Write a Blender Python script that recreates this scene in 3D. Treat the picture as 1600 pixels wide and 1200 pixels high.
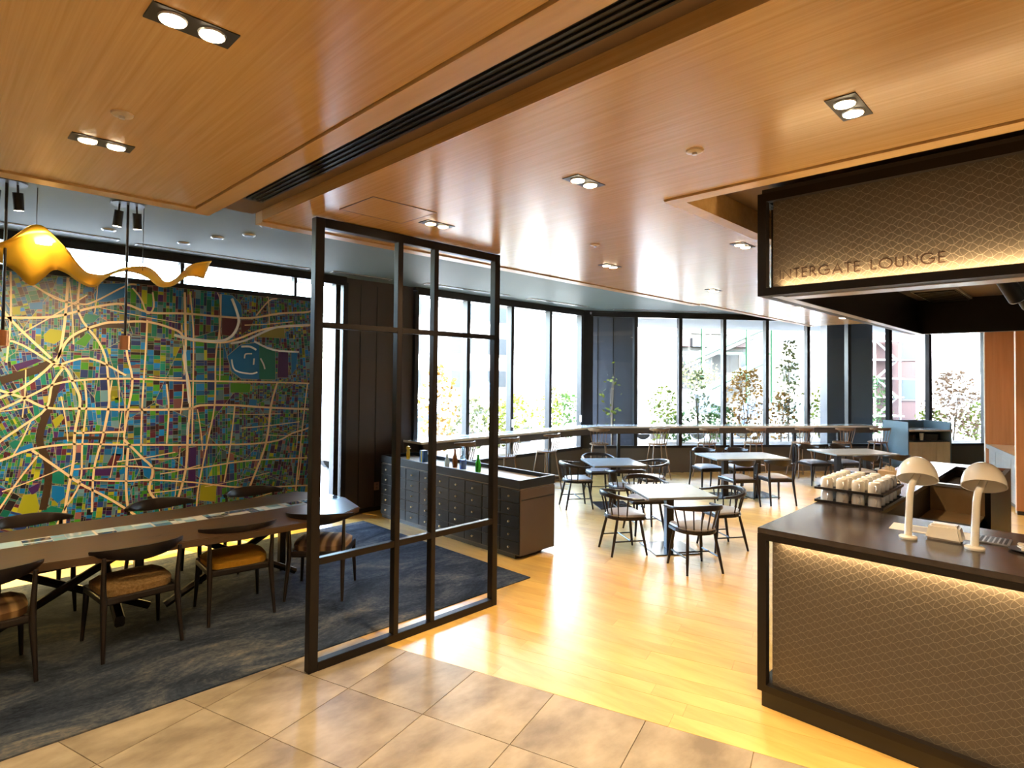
import bpy, bmesh, math, random
from mathutils import Vector, Matrix
for _o in list(bpy.data.objects): bpy.data.objects.remove(_o)
SC = bpy.context.scene
COL = SC.collection
R = math.radians
# ------------------------------------------------------------------ camera
cam_d = bpy.data.cameras.new('camera'); cam = bpy.data.objects.new('camera', cam_d); COL.objects.link(cam)
FPX, YAW, PIT, ROL, H = 921.988, R(44.75112), R(1.263702), R(.569335), 2.05
_F = Vector((math.cos(PIT)*math.cos(YAW), math.cos(PIT)*math.sin(YAW), math.sin(PIT)))
_R = _F.cross(Vector((0, 0, 1))).normalized(); _U = _R.cross(_F)
_R2 = math.cos(ROL)*_R + math.sin(ROL)*_U; _U2 = -math.sin(ROL)*_R + math.cos(ROL)*_U
cam.matrix_world = Matrix(((_R2.x, _U2.x, -_F.x, 0), (_R2.y, _U2.y, -_F.y, 0), (_R2.z, _U2.z, -_F.z, H), (0, 0, 0, 1)))
cam_d.sensor_width = 36; cam_d.lens = FPX/1600*36; cam_d.shift_y = -33.2566/1600; cam_d.clip_end = 300; cam_d.clip_start = .05
SC.camera = cam
# ------------------------------------------------------------------ sky, sun, exposure
SC.view_settings.view_transform = 'Standard'; SC.view_settings.look = 'None'
SC.view_settings.gamma = 1; SC.view_settings.use_curve_mapping = False
SC.view_settings.exposure = 1.5
world = bpy.data.worlds.new('sky'); SC.world = world; world.use_nodes = True
_nt = world.node_tree; _bg = _nt.nodes['Background']
_sky = _nt.nodes.new('ShaderNodeTexSky'); _sky.sky_type = 'NISHITA'; _sky.sun_disc = False
_sky.sun_elevation = R(48); _sky.sun_rotation = R(230); _sky.air_density = 1.0; _sky.dust_density = 3.0; _sky.ozone_density = 1.0
_nt.links.new(_sky.outputs[0], _bg.inputs[0]); _bg.inputs[1].default_value = 6.0
def light(kind, name, loc, energy, color, direction=(0, 0, -1), **kw):
    l = bpy.data.lights.new(name, kind); l.energy = energy; l.color = color
    for k, v in kw.items(): setattr(l, k, v)
    o = bpy.data.objects.new(name, l); COL.objects.link(o); o.location = loc
    o.rotation_euler = Vector(direction).to_track_quat('-Z', 'Y').to_euler()
    return o
SUN = light('SUN', 'sun', (0, 0, 30), 2.2, (1, .95, .86), (.42, .30, -.86), angle=R(.6))
WARM = (1.0, .75, .44)
# ------------------------------------------------------------------ mesh helpers
class M:
    def __init__(s): s.v = []; s.f = []; s.c = []
    def quadverts(s, vs):
        b = len(s.v); s.v += [tuple(v) for v in vs]; s.f.append(tuple(range(b, b+len(vs)))); return s
    def box(s, x0, y0, z0, x1, y1, z1):
        return s.prism([(x0, y0), (x1, y0), (x1, y1), (x0, y1)], z0, z1)
    def obox(s, cx, cy, z0, z1, lx, ly, a=0):
        ca, sa = math.cos(a), math.sin(a)
        p = [(cx+ca*x-sa*y, cy+sa*x+ca*y) for x, y in ((-lx/2, -ly/2), (lx/2, -ly/2), (lx/2, ly/2), (-lx/2, ly/2))]
        return s.prism(p, z0, z1)
    def prism(s, poly, z0, z1, poly2=None):
        n = len(poly)
        if sum(poly[i][0]*poly[(i+1) % n][1]-poly[(i+1) % n][0]*poly[i][1] for i in range(n)) < 0:
            poly = poly[::-1]; poly2 = poly2[::-1] if poly2 else None
        b = len(s.v); q = poly2 or poly
        s.v += [(x, y, z0) for x, y in poly] + [(x, y, z1) for x, y in q]
        s.f.append(tuple(b+i for i in range(n))[::-1]); s.f.append(tuple(b+n+i for i in range(n)))
        for i in range(n): j = (i+1) % n; s.f.append((b+i, b+j, b+n+j, b+n+i))
        return s
    def tube(s, pts, r, n=8, cap=True):
        pts = [Vector(p) for p in pts]; m = len(pts)
        rr = r if isinstance(r, (list, tuple)) else [r]*m
        b = len(s.v); up = None
        for i, p in enumerate(pts):
            t = (pts[min(i+1, m-1)]-pts[max(i-1, 0)]).normalized()
            if up is None:
                up = Vector((0, 0, 1)) if abs(t.z) < .9 else Vector((1, 0, 0))
            a = up.cross(t).normalized(); up = t.cross(a)
            for k in range(n):
                q = 2*math.pi*k/n; w = p + rr[i]*(math.cos(q)*a + math.sin(q)*up); s.v.append(tuple(w))
        for i in range(m-1):
            for k in range(n):
                k2 = (k+1) % n; s.f.append((b+i*n+k, b+i*n+k2, b+(i+1)*n+k2, b+(i+1)*n+k))
        if cap:
            s.f.append(tuple(b+k for k in range(n))[::-1]); s.f.append(tuple(b+(m-1)*n+k for k in range(n)))
        return s
    def sweep(s, pts, ws, hs, tilt=0):
        """rectangular section (ws across, hs along z) along a path; tilt leans the section outward"""
        pts = [Vector(p) for p in pts]; m = len(pts)
        ws = ws if isinstance(ws, (list, tuple)) else [ws]*m; hs = hs if isinstance(hs, (list, tuple)) else [hs]*m
        b = len(s.v)
        for i, p in enumerate(pts):
            t = pts[min(i+1, m-1)]-pts[max(i-1, 0)]; sd = Vector((-t.y, t.x, 0)).normalized(); w, h = ws[i]/2, hs[i]/2
            up = Vector((0, 0, 1)) - sd*tilt
            for a, c in ((-.7, -1), (.7, -1), (1, -.6), (1, .6), (.7, 1), (-.7, 1), (-1, .6), (-1, -.6)):
                s.v.append(tuple(p + sd*w*a + up*h*c))
        for i in range(m-1):
            for k in range(8):
                k2 = (k+1) % 8; s.f.append((b+i*8+k, b+i*8+k2, b+(i+1)*8+k2, b+(i+1)*8+k))
        s.f.append(tuple(b+k for k in range(8))[::-1]); s.f.append(tuple(b+(m-1)*8+k for k in range(8)))
        return s
    def lathe(s, prof, cx=0, cy=0, n=16):
        b = len(s.v); m = len(prof)
        for r, z in prof:
            for k in range(n):
                q = 2*math.pi*k/n; s.v.append((cx+r*math.cos(q), cy+r*math.sin(q), z))
        for i in range(m-1):
            for k in range(n):
                k2 = (k+1) % n; s.f.append((b+i*n+k, b+i*n+k2, b+(i+1)*n+k2, b+(i+1)*n+k))
        s.f.append(tuple(b+k for k in range(n))[::-1]); s.f.append(tuple(b+(m-1)*n+k for k in range(n)))
        return s
    def flat(s, pts, w, fn, h0=0, h1=.002):
        """ribbon of width w along 2D polyline, mapped by fn(u,v,h) to 3D: a raised strip"""
        m = len(pts); L = []; Rr = []
        for i in range(m):
            x0, y0 = pts[max(i-1, 0)]; x1, y1 = pts[min(i+1, m-1)]
            dx, dy = x1-x0, y1-y0; l = math.hypot(dx, dy) or 1; nx, ny = -dy/l*w/2, dx/l*w/2
            L.append((pts[i][0]+nx, pts[i][1]+ny)); Rr.append((pts[i][0]-nx, pts[i][1]-ny))
        b = len(s.v)
        for i in range(m):
            s.v += [fn(*L[i], h0), fn(*L[i], h1), fn(*Rr[i], h1), fn(*Rr[i], h0)]
        for i in range(m-1):
            a = b+4*i; c = a+4
            s.f += [(a, c, c+1, a+1), (a+1, c+1, c+2, a+2), (a+2, c+2, c+3, a+3)]
        return s
    def build(s, name, mat, parent=None, smooth=False, bevel=0, loc=None, local=None):
        me = bpy.data.meshes.new(name); v = s.v
        if local: v = [(x-local[0], y-local[1], z-local[2]) for x, y, z in v]
        me.from_pydata(v, [], s.f); me.update()
        if s.c:
            ca = me.color_attributes.new('paint', 'FLOAT_COLOR', 'CORNER'); i = 0
            buf = []
            for p, c in zip(me.polygons, s.c): buf += list(c)*p.loop_total
            ca.data.foreach_set('color', buf)
        bm = bmesh.new(); bm.from_mesh(me)
        if not s.c: bmesh.ops.recalc_face_normals(bm, faces=bm.faces)
        if bevel:
            es = [e for e in bm.edges if len(e.link_faces) == 2 and e.calc_face_angle(0) > .6]
            bmesh.ops.bevel(bm, geom=es, offset=bevel, segments=2, affect='EDGES', clamp_overlap=True)
        bm.to_mesh(me); bm.free()
        if smooth:
            me.polygons.foreach_set('use_smooth', [True]*len(me.polygons))
            try: me.set_sharp_from_angle(angle=R(40))
            except Exception: pass
        if mat: me.materials.append(mat)
        o = bpy.data.objects.new(name, me); COL.objects.link(o)
        if parent: o.parent = parent
        if loc: o.location = loc
        return o
def tag(o, label=None, cat=None, group=None, kind=None):
    if label: o['label'] = label
    if cat: o['category'] = cat
    if group: o['group'] = group
    if kind: o['kind'] = kind
    return o
def thing(name, label, cat, loc=(0, 0, 0), rz=0, group=None):
    o = bpy.data.objects.new(name, None); o.empty_display_size = .1; COL.objects.link(o)
    o.location = loc; o.rotation_euler = (0, 0, rz); return tag(o, label, cat, group)
def copy_tree(o, parent=None):
    c = o.copy(); COL.objects.link(c)
    if parent: c.parent = parent
    for ch in list(o.children): copy_tree(ch, c)
    return c
def place(proto, used, loc, rz, label, group=None):
    o = proto if not used else copy_tree(proto)
    o.location = loc; o.rotation_euler = (0, 0, rz); o['label'] = label
    if group: o['group'] = group
    return o
def struct(o): o['kind'] = 'structure'; return o
def arc(cx, cy, rx, ry, a0, a1, n, z=0):
    return [(cx+rx*math.cos(R(a0+(a1-a0)*i/n)), cy+ry*math.sin(R(a0+(a1-a0)*i/n)), z) for i in range(n+1)]
# ------------------------------------------------------------------ materials
def mat(name, col, rough=.5, metal=0, emit=None, es=0, spec=.5, trans=0, coat=0):
    m = bpy.data.materials.new(name); m.use_nodes = True; p = m.node_tree.nodes['Principled BSDF']
    p.inputs['Base Color'].default_value = (*col, 1); p.inputs['Roughness'].default_value = rough
    p.inputs['Metallic'].default_value = metal; p.inputs['Specular IOR Level'].default_value = spec
    p.inputs['Transmission Weight'].default_value = trans; p.inputs['Coat Weight'].default_value = coat
    if emit: p.inputs['Emission Color'].default_value = (*emit, 1); p.inputs['Emission Strength'].default_value = es
    return m
def N(m, t, **kw):
    n = m.node_tree.nodes.new(t)
    for k, v in kw.items(): setattr(n, k, v)
    return n
def LK(m, a, b): m.node_tree.links.new(a, b)
def P(m): return m.node_tree.nodes['Principled BSDF']
def grain(name, c1, c2, scale, rough=.4, rot=0, bump=.0, vary=0, detail=6, metal=0, spec=.5, coat=0, contrast=(.3, .7), rvar=0):
    """stretched noise between two colours, optional value change per piece"""
    m = mat(name, c1, rough, metal, spec=spec, coat=coat)
    tc = N(m, 'ShaderNodeTexCoord'); mp = N(m, 'ShaderNodeMapping'); mp.inputs['Scale'].default_value = scale; mp.inputs['Rotation'].default_value = (0, 0, rot)
    vt = 'Object'
    LK(m, tc.outputs[vt], mp.inputs[0])
    src = mp.outputs[0]
    nz = N(m, 'ShaderNodeTexNoise'); nz.inputs['Scale'].default_value = 1; nz.inputs['Detail'].default_value = detail; nz.inputs['Roughness'].default_value = .6
    cr = N(m, 'ShaderNodeValToRGB'); e = cr.color_ramp.elements
    e[0].position, e[1].position = contrast; e[0].color = (*c1, 1); e[1].color = (*c2, 1)
    out = cr.outputs[0]
    if vary:
        oi = N(m, 'ShaderNodeObjectInfo'); ge = N(m, 'ShaderNodeNewGeometry')
        ad = N(m, 'ShaderNodeMath', operation='ADD'); LK(m, oi.outputs['Random'], ad.inputs[0]); LK(m, ge.outputs['Random Per Island'], ad.inputs[1])
        fr = N(m, 'ShaderNodeMath', operation='FRACT'); LK(m, ad.outputs[0], fr.inputs[0])
        mr = N(m, 'ShaderNodeMapRange'); mr.inputs[3].default_value = 1-vary; mr.inputs[4].default_value = 1+vary; LK(m, fr.outputs[0], mr.inputs[0])
        hs = N(m, 'ShaderNodeHueSaturation'); LK(m, mr.outputs[0], hs.inputs['Value']); LK(m, out, hs.inputs['Color']); out = hs.outputs[0]
        va = N(m, 'ShaderNodeVectorMath', operation='ADD'); sc = N(m, 'ShaderNodeMath', operation='MULTIPLY'); sc.inputs[1].default_value = 37
        LK(m, fr.outputs[0], sc.inputs[0]); LK(m, src, va.inputs[0]); LK(m, sc.outputs[0], va.inputs[1]); src = va.outputs[0]
    LK(m, src, nz.inputs['Vector']); LK(m, nz.outputs[0], cr.inputs[0]); LK(m, out, P(m).inputs['Base Color'])
    if rvar:
        mr = N(m, 'ShaderNodeMapRange'); mr.inputs[3].default_value = rough-rvar; mr.inputs[4].default_value = rough+rvar
        LK(m, nz.outputs[0], mr.inputs[0]); LK(m, mr.outputs[0], P(m).inputs['Roughness'])
    if bump:
        bp = N(m, 'ShaderNodeBump'); bp.inputs['Strength'].default_value = bump; bp.inputs['Distance'].default_value = .01
        LK(m, nz.outputs[0], bp.inputs['Height']); LK(m, bp.outputs[0], P(m).inputs['Normal'])
    return m
def glass(name, tint=(.93, .97, .96)):
    m = bpy.data.materials.new(name); m.use_nodes = True; nt = m.node_tree
    for n in list(nt.nodes): nt.nodes.remove(n)
    o = N(m, 'ShaderNodeOutputMaterial'); t = N(m, 'ShaderNodeBsdfTransparent'); t.inputs[0].default_value = (*tint, 1)
    g = N(m, 'ShaderNodeBsdfGlossy'); g.inputs['Roughness'].default_value = .02
    lw = N(m, 'ShaderNodeLayerWeight'); pw_ = N(m, 'ShaderNodeMath', operation='POWER'); pw_.inputs[1].default_value = 4.5; LK(m, lw.outputs['Facing'], pw_.inputs[0])
    fr = N(m, 'ShaderNodeMath', operation='MULTIPLY_ADD'); fr.inputs[1].default_value = .6; fr.inputs[2].default_value = .025; LK(m, pw_.outputs[0], fr.inputs[0]); mx = N(m, 'ShaderNodeMixShader')
    LK(m, fr.outputs[0], mx.inputs[0]); LK(m, t.outputs[0], mx.inputs[1]); LK(m, g.outputs[0], mx.inputs[2]); LK(m, mx.outputs[0], o.inputs[0])
    return m
T16 = R(16.4)      # tile and plank grid, measured from x towards y
oak_ceiling = grain('oak veneer', (.51, .292, .095), (.64, .40, .16), (55, .9, 55), .25, bump=.05, rvar=.05, contrast=(.30, .70), coat=.25)
oak_border = grain('oak border', (.50, .30, .11), (.61, .395, .17), (20, 1.5, 20), .34)
grey_paint = mat('teal grey ceiling paint', (.095, .128, .119), .6)
brown_paint = mat('brown recess paint', (.16, .095, .05), .55)
black_metal = mat('dark bronze metal', (.010, .007, .0055), .4, .2, spec=.35)
frame_metal = mat('black window aluminium', (.020, .019, .021), .35, .4)
black_satin = mat('black satin', (.008, .007, .007), .35)
bronze_wall = grain('brown wall cladding', (.050, .036, .032), (.064, .047, .041), (3, 3, 1), .45)
plaster = mat('warm plaster', (.55, .46, .36), .8)
tile_m = grain('beige stone tile', (.17, .13, .085), (.345, .28, .195), (2.6, 4.2, 2), .36, vary=.05, contrast=(.34, .64), rvar=.05, detail=9)
grout = mat('grout', (.50, .37, .23), .7)
plank_m = grain('golden oak plank', (.55, .315, .07), (.69, .45, .13), (9, 1.1, 9), .36, rot=-T16, vary=.09, rvar=.03, coat=1.0)
P(plank_m).inputs['Coat Roughness'].default_value = .27; P(oak_ceiling).inputs['Coat Roughness'].default_value = .18
def carpet_mat():
    m = mat('worn blue carpet', (.03, .04, .06), .95, spec=.1); tc = N(m, 'ShaderNodeTexCoord')
    def nz(sc, det, dist, rough=.65):
        mp = N(m, 'ShaderNodeMapping'); mp.inputs['Scale'].default_value = sc; LK(m, tc.outputs['Object'], mp.inputs[0])
        n = N(m, 'ShaderNodeTexNoise'); n.inputs['Scale'].default_value = 1; n.inputs['Detail'].default_value = det; n.inputs['Distortion'].default_value = dist; n.inputs['Roughness'].default_value = rough
        LK(m, mp.outputs[0], n.inputs['Vector']); return n.outputs[0]
    a, b = nz((1.1, 2.0, 1), 10, .8, .72), nz((28, 34, 20), 6, .3)
    ad = N(m, 'ShaderNodeMath', operation='MULTIPLY_ADD'); ad.inputs[1].default_value = .28; LK(m, b, ad.inputs[0]); LK(m, a, ad.inputs[2])
    cr = N(m, 'ShaderNodeValToRGB'); e = cr.color_ramp.elements; e[0].position = .50; e[0].color = (.010, .014, .024, 1); e[1].position = .84; e[1].color = (.17, .155, .125, 1)
    x = e.new(.63); x.color = (.030, .040, .060, 1); x = e.new(.72); x.color = (.072, .078, .088, 1)
    LK(m, ad.outputs[0], cr.inputs[0]); LK(m, cr.outputs[0], P(m).inputs['Base Color'])
    bp = N(m, 'ShaderNodeBump'); bp.inputs['Strength'].default_value = .5; bp.inputs['Distance'].default_value = .01; LK(m, b, bp.inputs['Height']); LK(m, bp.outputs[0], P(m).inputs['Normal'])
    return m
carpet_m = carpet_mat()
dark_wood = grain('near black stained wood', (.010, .0065, .005), (.019, .012, .009), (8, 8, 2), .30, spec=.4)
stool_wood = grain('walnut brown wood', (.13, .068, .03), (.20, .11, .055), (8, 8, 2), .35)
seat_grey = grain('grey vinyl', (.24, .22, .22), (.30, .275, .27), (30, 30, 30), .30)
glass_m = glass('window glass')
clear_m = glass('clear display glass', (.95, .98, .95))
# ================================================================== setting
TH = R(-37); DV = Vector((math.cos(TH), math.sin(TH), 0)); NV = Vector((-DV.y, DV.x, 0)); P0 = Vector((10.0, 7.75, 0))
def W(s, off, z=0):              # along the far window wall, out of doors positive
    p = P0 + DV*s + NV*off; return (p.x, p.y, z)
def W2(s, off): p = P0 + DV*s + NV*off; return (p.x, p.y)
ROOM = [(-3, -4), (W2(11.2, 0)[0], -4), W2(11.2, 0), W2(0, 0), (-3, 7.75)]
floor = struct(M().prism(ROOM, -.2, -.012).build('floor', grout))
t16 = Vector((math.cos(T16), math.sin(T16))); s74 = Vector((math.sin(T16), -math.cos(T16)))   # across the boundary / along it
B0 = Vector((2.575, 3.761)); B0 = B0 + s74*(-.047)
def in_room(p):
    x, y = p
    if x < -2.9 or y > 7.7 or y < -3.9: return False
    v = Vector((x-P0.x, y-P0.y)); return v.x*NV.x+v.y*NV.y < -.02
def in_carpet(p, e=0): return p[0] < 4.42-e and 4.10+e < p[1] < 7.28-e
rnd = random.Random(3)
# stone tiles, 60 cm, laid on the slanted grid
tm = None
for i in range(-9, 0):
    for j in range(-7, 11):
        c = B0 + t16*(.6*(i+.5)) + s74*(.6*(j+.5)+.155-.6)
        if not in_room(c) or (in_carpet(c, .02) and c[1] > 4.5): continue
        if tm is None:
            q = M(); g = .2975
            q.prism([tuple(t16*a+s74*b) for a, b in ((-g, -g), (g, -g), (g, g), (-g, g))], -.012, 0)
            o = q.build('tile', tile_m, floor, loc=(c.x, c.y, 0)); tm = o.data
        else:
            o = bpy.data.objects.new('tile', tm); COL.objects.link(o); o.parent = floor; o.location = (c.x, c.y, 0)
# oak planks along the boundary
planks = []
for k in range(0, 105):
    off = .15*k+.075; a = -7.5 + rnd.random()*1.2
    while a < 15:
        L = rnd.choice((.9, 1.2, 1.5, 1.8)); c = B0 + t16*off + s74*(a+L/2)
        if in_room(c) and not (in_carpet(c+s74*(L/2-.05), .1) and in_carpet(c-s74*(L/2-.05), .1)) and in_room(c+t16*.05):
            planks.append((c, L, rnd.random()))
        a += L
planks.sort(key=lambda p: p[0].length - (0 if 20 < math.degrees(math.atan2(p[0].y, p[0].x)) < 86 else -50))
pm = {}
rest = M()
for n_, (c, L, q) in enumerate(planks):
    poly = [tuple(t16*a+s74*b) for a, b in ((-.0744, -L/2+.0006), (.0744, -L/2+.0006), (.0744, L/2-.0006), (-.0744, L/2-.0006))]
    z = -.0006*q
    if n_ < 299:
        if L not in pm: pm[L] = M().prism(poly, -.012, 0).build('plank', plank_m, floor, loc=(c.x, c.y, z)).data
        else:
            o = bpy.data.objects.new('plank', pm[L]); COL.objects.link(o); o.parent = floor; o.location = (c.x, c.y, z)
    else: rest.prism([(x+c.x, y+c.y) for x, y in poly], -.012, z)
tag(rest.build('distant_planks', plank_m, floor), kind='stuff')
# ceilings
ceiling = struct(M().prism([(-3, -4), (W2(11.4, 3.2)[0], -4), W2(11.4, 3.2), W2(.6, 3.2), (10.6, 8.45), (-3, 8.45)], 3.45, 3.62).build('ceiling', grey_paint))
M().prism([W2(.25, .02), W2(11.3, .02), W2(11.3, 3.15), W2(.6, 3.15)], 3.40, 3.449).build('outer_soffit', mat('pale soffit', (.30, .30, .295), .8), ceiling)
M().box(-3, 7.83, 3.40, 10.2, 8.45, 3.449).build('outer_soffit', bpy.data.materials['pale soffit'], ceiling)
# wood ceiling panels with a border strip each (shadow gap between field and border)
lp = M().box(-3, -4, 3.146, 1.275, 4.235, 3.26).build('ceiling_panel', oak_ceiling); struct(lp)
M().box(1.283, -4, 3.135, 1.40, 4.36, 3.27).build('border', oak_border, lp)
M().box(-3, 4.243, 3.135, 1.282, 4.36, 3.27).build('border', oak_border, lp)
M().box(1.28, -4, 3.22, 1.72, 4.40, 3.40).build('recess_lid', brown_paint, lp)
dif = thing('slot_diffuser', 'long black slot diffuser in the recess between the two oak ceilings', 'vent', (1.55, 1, 3.22))
M().box(-.07, -4.5, -.018, .075, 3.0, 0).build('frame', black_satin, dif)
for k in range(4): M().box(-.055+.034*k, -4.45, -.026, -.049+.034*k, 2.95, -.017).build('blade', black_metal, dif)
q = M()
RX0, RX1, RY1 = 1.72, 8.19, 4.235
q.box(RX0, 1.90, 3.146, RX1, RY1, 3.22); q.box(RX0, -4, 3.146, 3.23, 1.90, 3.22)
rp = struct(q.build('ceiling_panel', oak_ceiling))
M().box(RX0, RY1+.006, 3.135, RX1+.1, 4.36, 3.23).build('border', oak_border, rp)
M().box(3.236, -4, 3.135, 3.34, 1.80, 3.23).build('border', oak_border, rp)
M().box(3.236, 1.80, 3.135, 8.3, 1.894, 3.23).build('border', oak_border, rp)
M().box(3.30, -4, 3.30, 8.6, 1.85, 3.40).build('recess_lid', brown_paint, rp)
M().box(3.33, 1.80, 3.23, 8.6, 1.88, 3.36).build('recess_side', oak_border, rp)
rp2 = struct(M().box(8.21, -1.5, 3.17, 13.4, 4.25, 3.26).build('ceiling_panel', oak_ceiling))
M().box(8.21, 4.256, 3.16, 13.4, 4.36, 3.27).build('border', oak_border, rp2)
hatch = thing('ceiling_hatch', 'flush square access hatch in oak ceiling above the black screen', 'hatch', (2.2, 3.36, 3.146))
M().box(-.24, -.2, -.003, .24, .2, 0).build('hatch_panel', oak_ceiling, hatch)
for x0, y0, x1, y1 in ((-.246, -.206, -.24, .206), (.24, -.206, .246, .206), (-.24, -.206, .24, -.2), (-.24, .2, .24, .206)):
    M().box(x0, y0, -.004, x1, y1, 0).build('joint', brown_paint, hatch)
# walls
struct(M().box(-3.2, -4.2, -.2, -3, 8.0, 3.45).build('wall_back', plaster))
struct(M().box(-3.2, -4.2, -.2, 19.2, -4, 3.45).build('wall_side', plaster))
xe = W2(11.2, 0)
struct(M().box(xe[0], -4.2, -.2, xe[0]+.2, xe[1], 3.45).build('wall_end', plaster))
# left window wall (plane y = 7.75): wall behind the map, clerestory strip, slit window, clad pier, big windows
wl = struct(M().box(-3, 7.72, -.2, 3.86, 7.9, 3.06).build('wall_map', mat('dark wall behind map', (.05, .045, .04), .6)))
pier = struct(M().box(4.345, 7.75, -.2, 5.56, 8.0, 3.45).build('wall_pier', bronze_wall))
for x in (4.62, 4.9, 5.2, 5.36):
    M().box(x-.004, 7.744, 0, x+.004, 7.7501, 3.38).build('cladding_joint', black_satin, pier)
M().box(5.22, 7.715, 0, 5.30, 7.75, 3.38).build('cladding_fin', bronze_wall, pier)
M().box(4.345, 7.735, 0, 5.56, 7.75, .06).build('skirting', black_satin, pier)
plate = thing('wall_socket', 'pale double wall socket low on the brown clad pier', 'socket', (4.93, 7.745, .365))
M().box(-.045, -.008, -.06, .045, 0, .06).build('cover_plate', mat('pinkish plastic', (.45, .28, .22), .4), plate, bevel=.003)
for z in (-.025, .025): M().box(-.018, -.0105, z-.014, .018, -.0075, z+.014).build('outlet', mat('outlet plastic', (.3, .18, .14), .4), plate)
ZS, ZT = .54, 3.37
def window_run(name, pts, parent_mat, sill=True, zs=ZS):
    """pts: list of plan points of the mullion axis; panes between them"""
    w = bpy.data.objects.new(name, None); COL.objects.link(w); w['kind'] = 'structure'
    for i, (x, y) in enumerate(pts):
        a = math.atan2(pts[1][1]-pts[0][1], pts[1][0]-pts[0][0])
        M().obox(x, y, zs, ZT, .075, .12, a).build('mullion', frame_metal, w)
    for i in range(len(pts)-1):
        (x0, y0), (x1, y1) = pts[i], pts[i+1]; a = math.atan2(y1-y0, x1-x0); L = math.hypot(x1-x0, y1-y0)
        M().obox((x0+x1)/2, (y0+y1)/2, zs+.03, ZT-.03, L-.07, .008, a).build('pane', glass_m, w)
    (x0, y0), (x1, y1) = pts[0], pts[-1]; a = math.atan2(y1-y0, x1-x0); L = math.hypot(x1-x0, y1-y0)
    M().obox((x0+x1)/2, (y0+y1)/2, ZT-.04, ZT+.08, L, .14, a).build('head_rail', frame_metal, w)
    M().obox((x0+x1)/2, (y0+y1)/2, zs-.02, zs+.04, L, .14, a).build('sill_rail', frame_metal, w)
    return w
w1 = window_run('window_1', [(5.60, 7.75), (6.69, 7.75), (7.77, 7.75), (8.85, 7.75), (9.86, 7.75)], None)
SF = [.14, 1.13, 2.14, 3.16, 4.17, 5.17, 6.18, 7.22, 8.25, 9.73]
for x in (7.77, 9.80): M().box(x-.012, 7.655, 1.10, x+.012, 7.69, 1.24).build('handle', mat('white handle', (.75, .75, .72), .3), w1)
w2 = window_run('window_2', [W2(s, 0) for s in SF], None)
w3 = window_run('window_3', [(3.90, 7.75), (4.22, 7.75), (4.34, 7.75)], None, zs=.05)
w4 = bpy.data.objects.new('window_4', None); COL.objects.link(w4); w4['kind'] = 'structure'
for x in (-3, -1.2, .6, 2.2, 3.60, 3.88): M().box(x-.02, 7.72, 3.10, x+.02, 7.8, ZT).build('mullion', frame_metal, w4)
for a, b in ((-3, -1.2), (-1.2, .6), (.6, 2.2), (2.2, 3.60), (3.60, 3.88)): M().box(a+.02, 7.755, 3.10, b-.02, 7.763, ZT).build('pane', glass_m, w4)
M().box(-3, 7.69, ZT-.02, 4.35, 7.84, 3.45).build('head_rail', frame_metal, w4)
M().box(-3, 7.69, 3.03, 3.9, 7.84, 3.105).build('sill_rail', frame_metal, w4)
M().prism([(5.56, 7.69), (9.9, 7.69), (9.9, 7.83), (5.56, 7.83)], 3.40, 3.45).build('head_filler', frame_metal, w1)
base_m = mat('dark brown base wall', (.11, .085, .066), .5)
struct(M().box(5.56, 7.68, -.2, 10.02, 7.84, .53).build('wall_base_side', base_m))
a_ = M(); a_.prism([W2(-.02, -.07), W2(10.9, -.07), W2(10.9, .09), W2(-.02, .09)], -.2, .53); struct(a_.build('wall_base_far', base_m))
struct(M().prism([W2(-.12, -.07), W2(.10, -.07), W2(.12, .1), W2(-.12, .1)], .53, 3.45).build('trim_corner', frame_metal))
struct(M().prism([W2(0, -.08), W2(9.9, -.08), W2(9.9, .09), W2(0, .09)], 3.42, 3.45).build('trim_head', frame_metal))
struct(M().prism([W2(9.74, -.06), W2(11.2, -.06), W2(11.2, .1), W2(9.74, .1)], .53, 3.45).build('wall_far', bronze_wall))
# building piers outside the glass
ext_clad = mat('charcoal cladding', (.06, .065, .085), .45)
def pier_out(s0, s1, o0, o1, lab, joints):
    t = thing('building_pier', lab, 'pier', W((s0+s1)/2, (o0+o1)/2, .42))
    p = M().prism([W2(s0, o0), W2(s1, o0), W2(s1, o1), W2(s0+.45, o1)], .42, 3.395).build('core', ext_clad, t, local=t.location)
    for s in joints: M().prism([W2(s-.008, o0-.006), W2(s+.008, o0-.006), W2(s+.008, o0+.01), W2(s-.008, o0+.01)], .43, 3.39).build('joint', black_satin, t, local=t.location)
pier_out(.30, 1.34, .62, 1.5, 'charcoal clad building pier outside the glass by the corner of the window walls', (.48, .84))
pier_out(6.12, 7.32, .62, 1.5, 'charcoal clad building pier outside the far glass near the self service station', (6.7,))
# carpet
tag(M().box(-3, 4.10, 0, 4.43, 7.28, .010).build('carpet', carpet_m), 'dark blue grey distressed carpet under the long map table', 'carpet')
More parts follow.
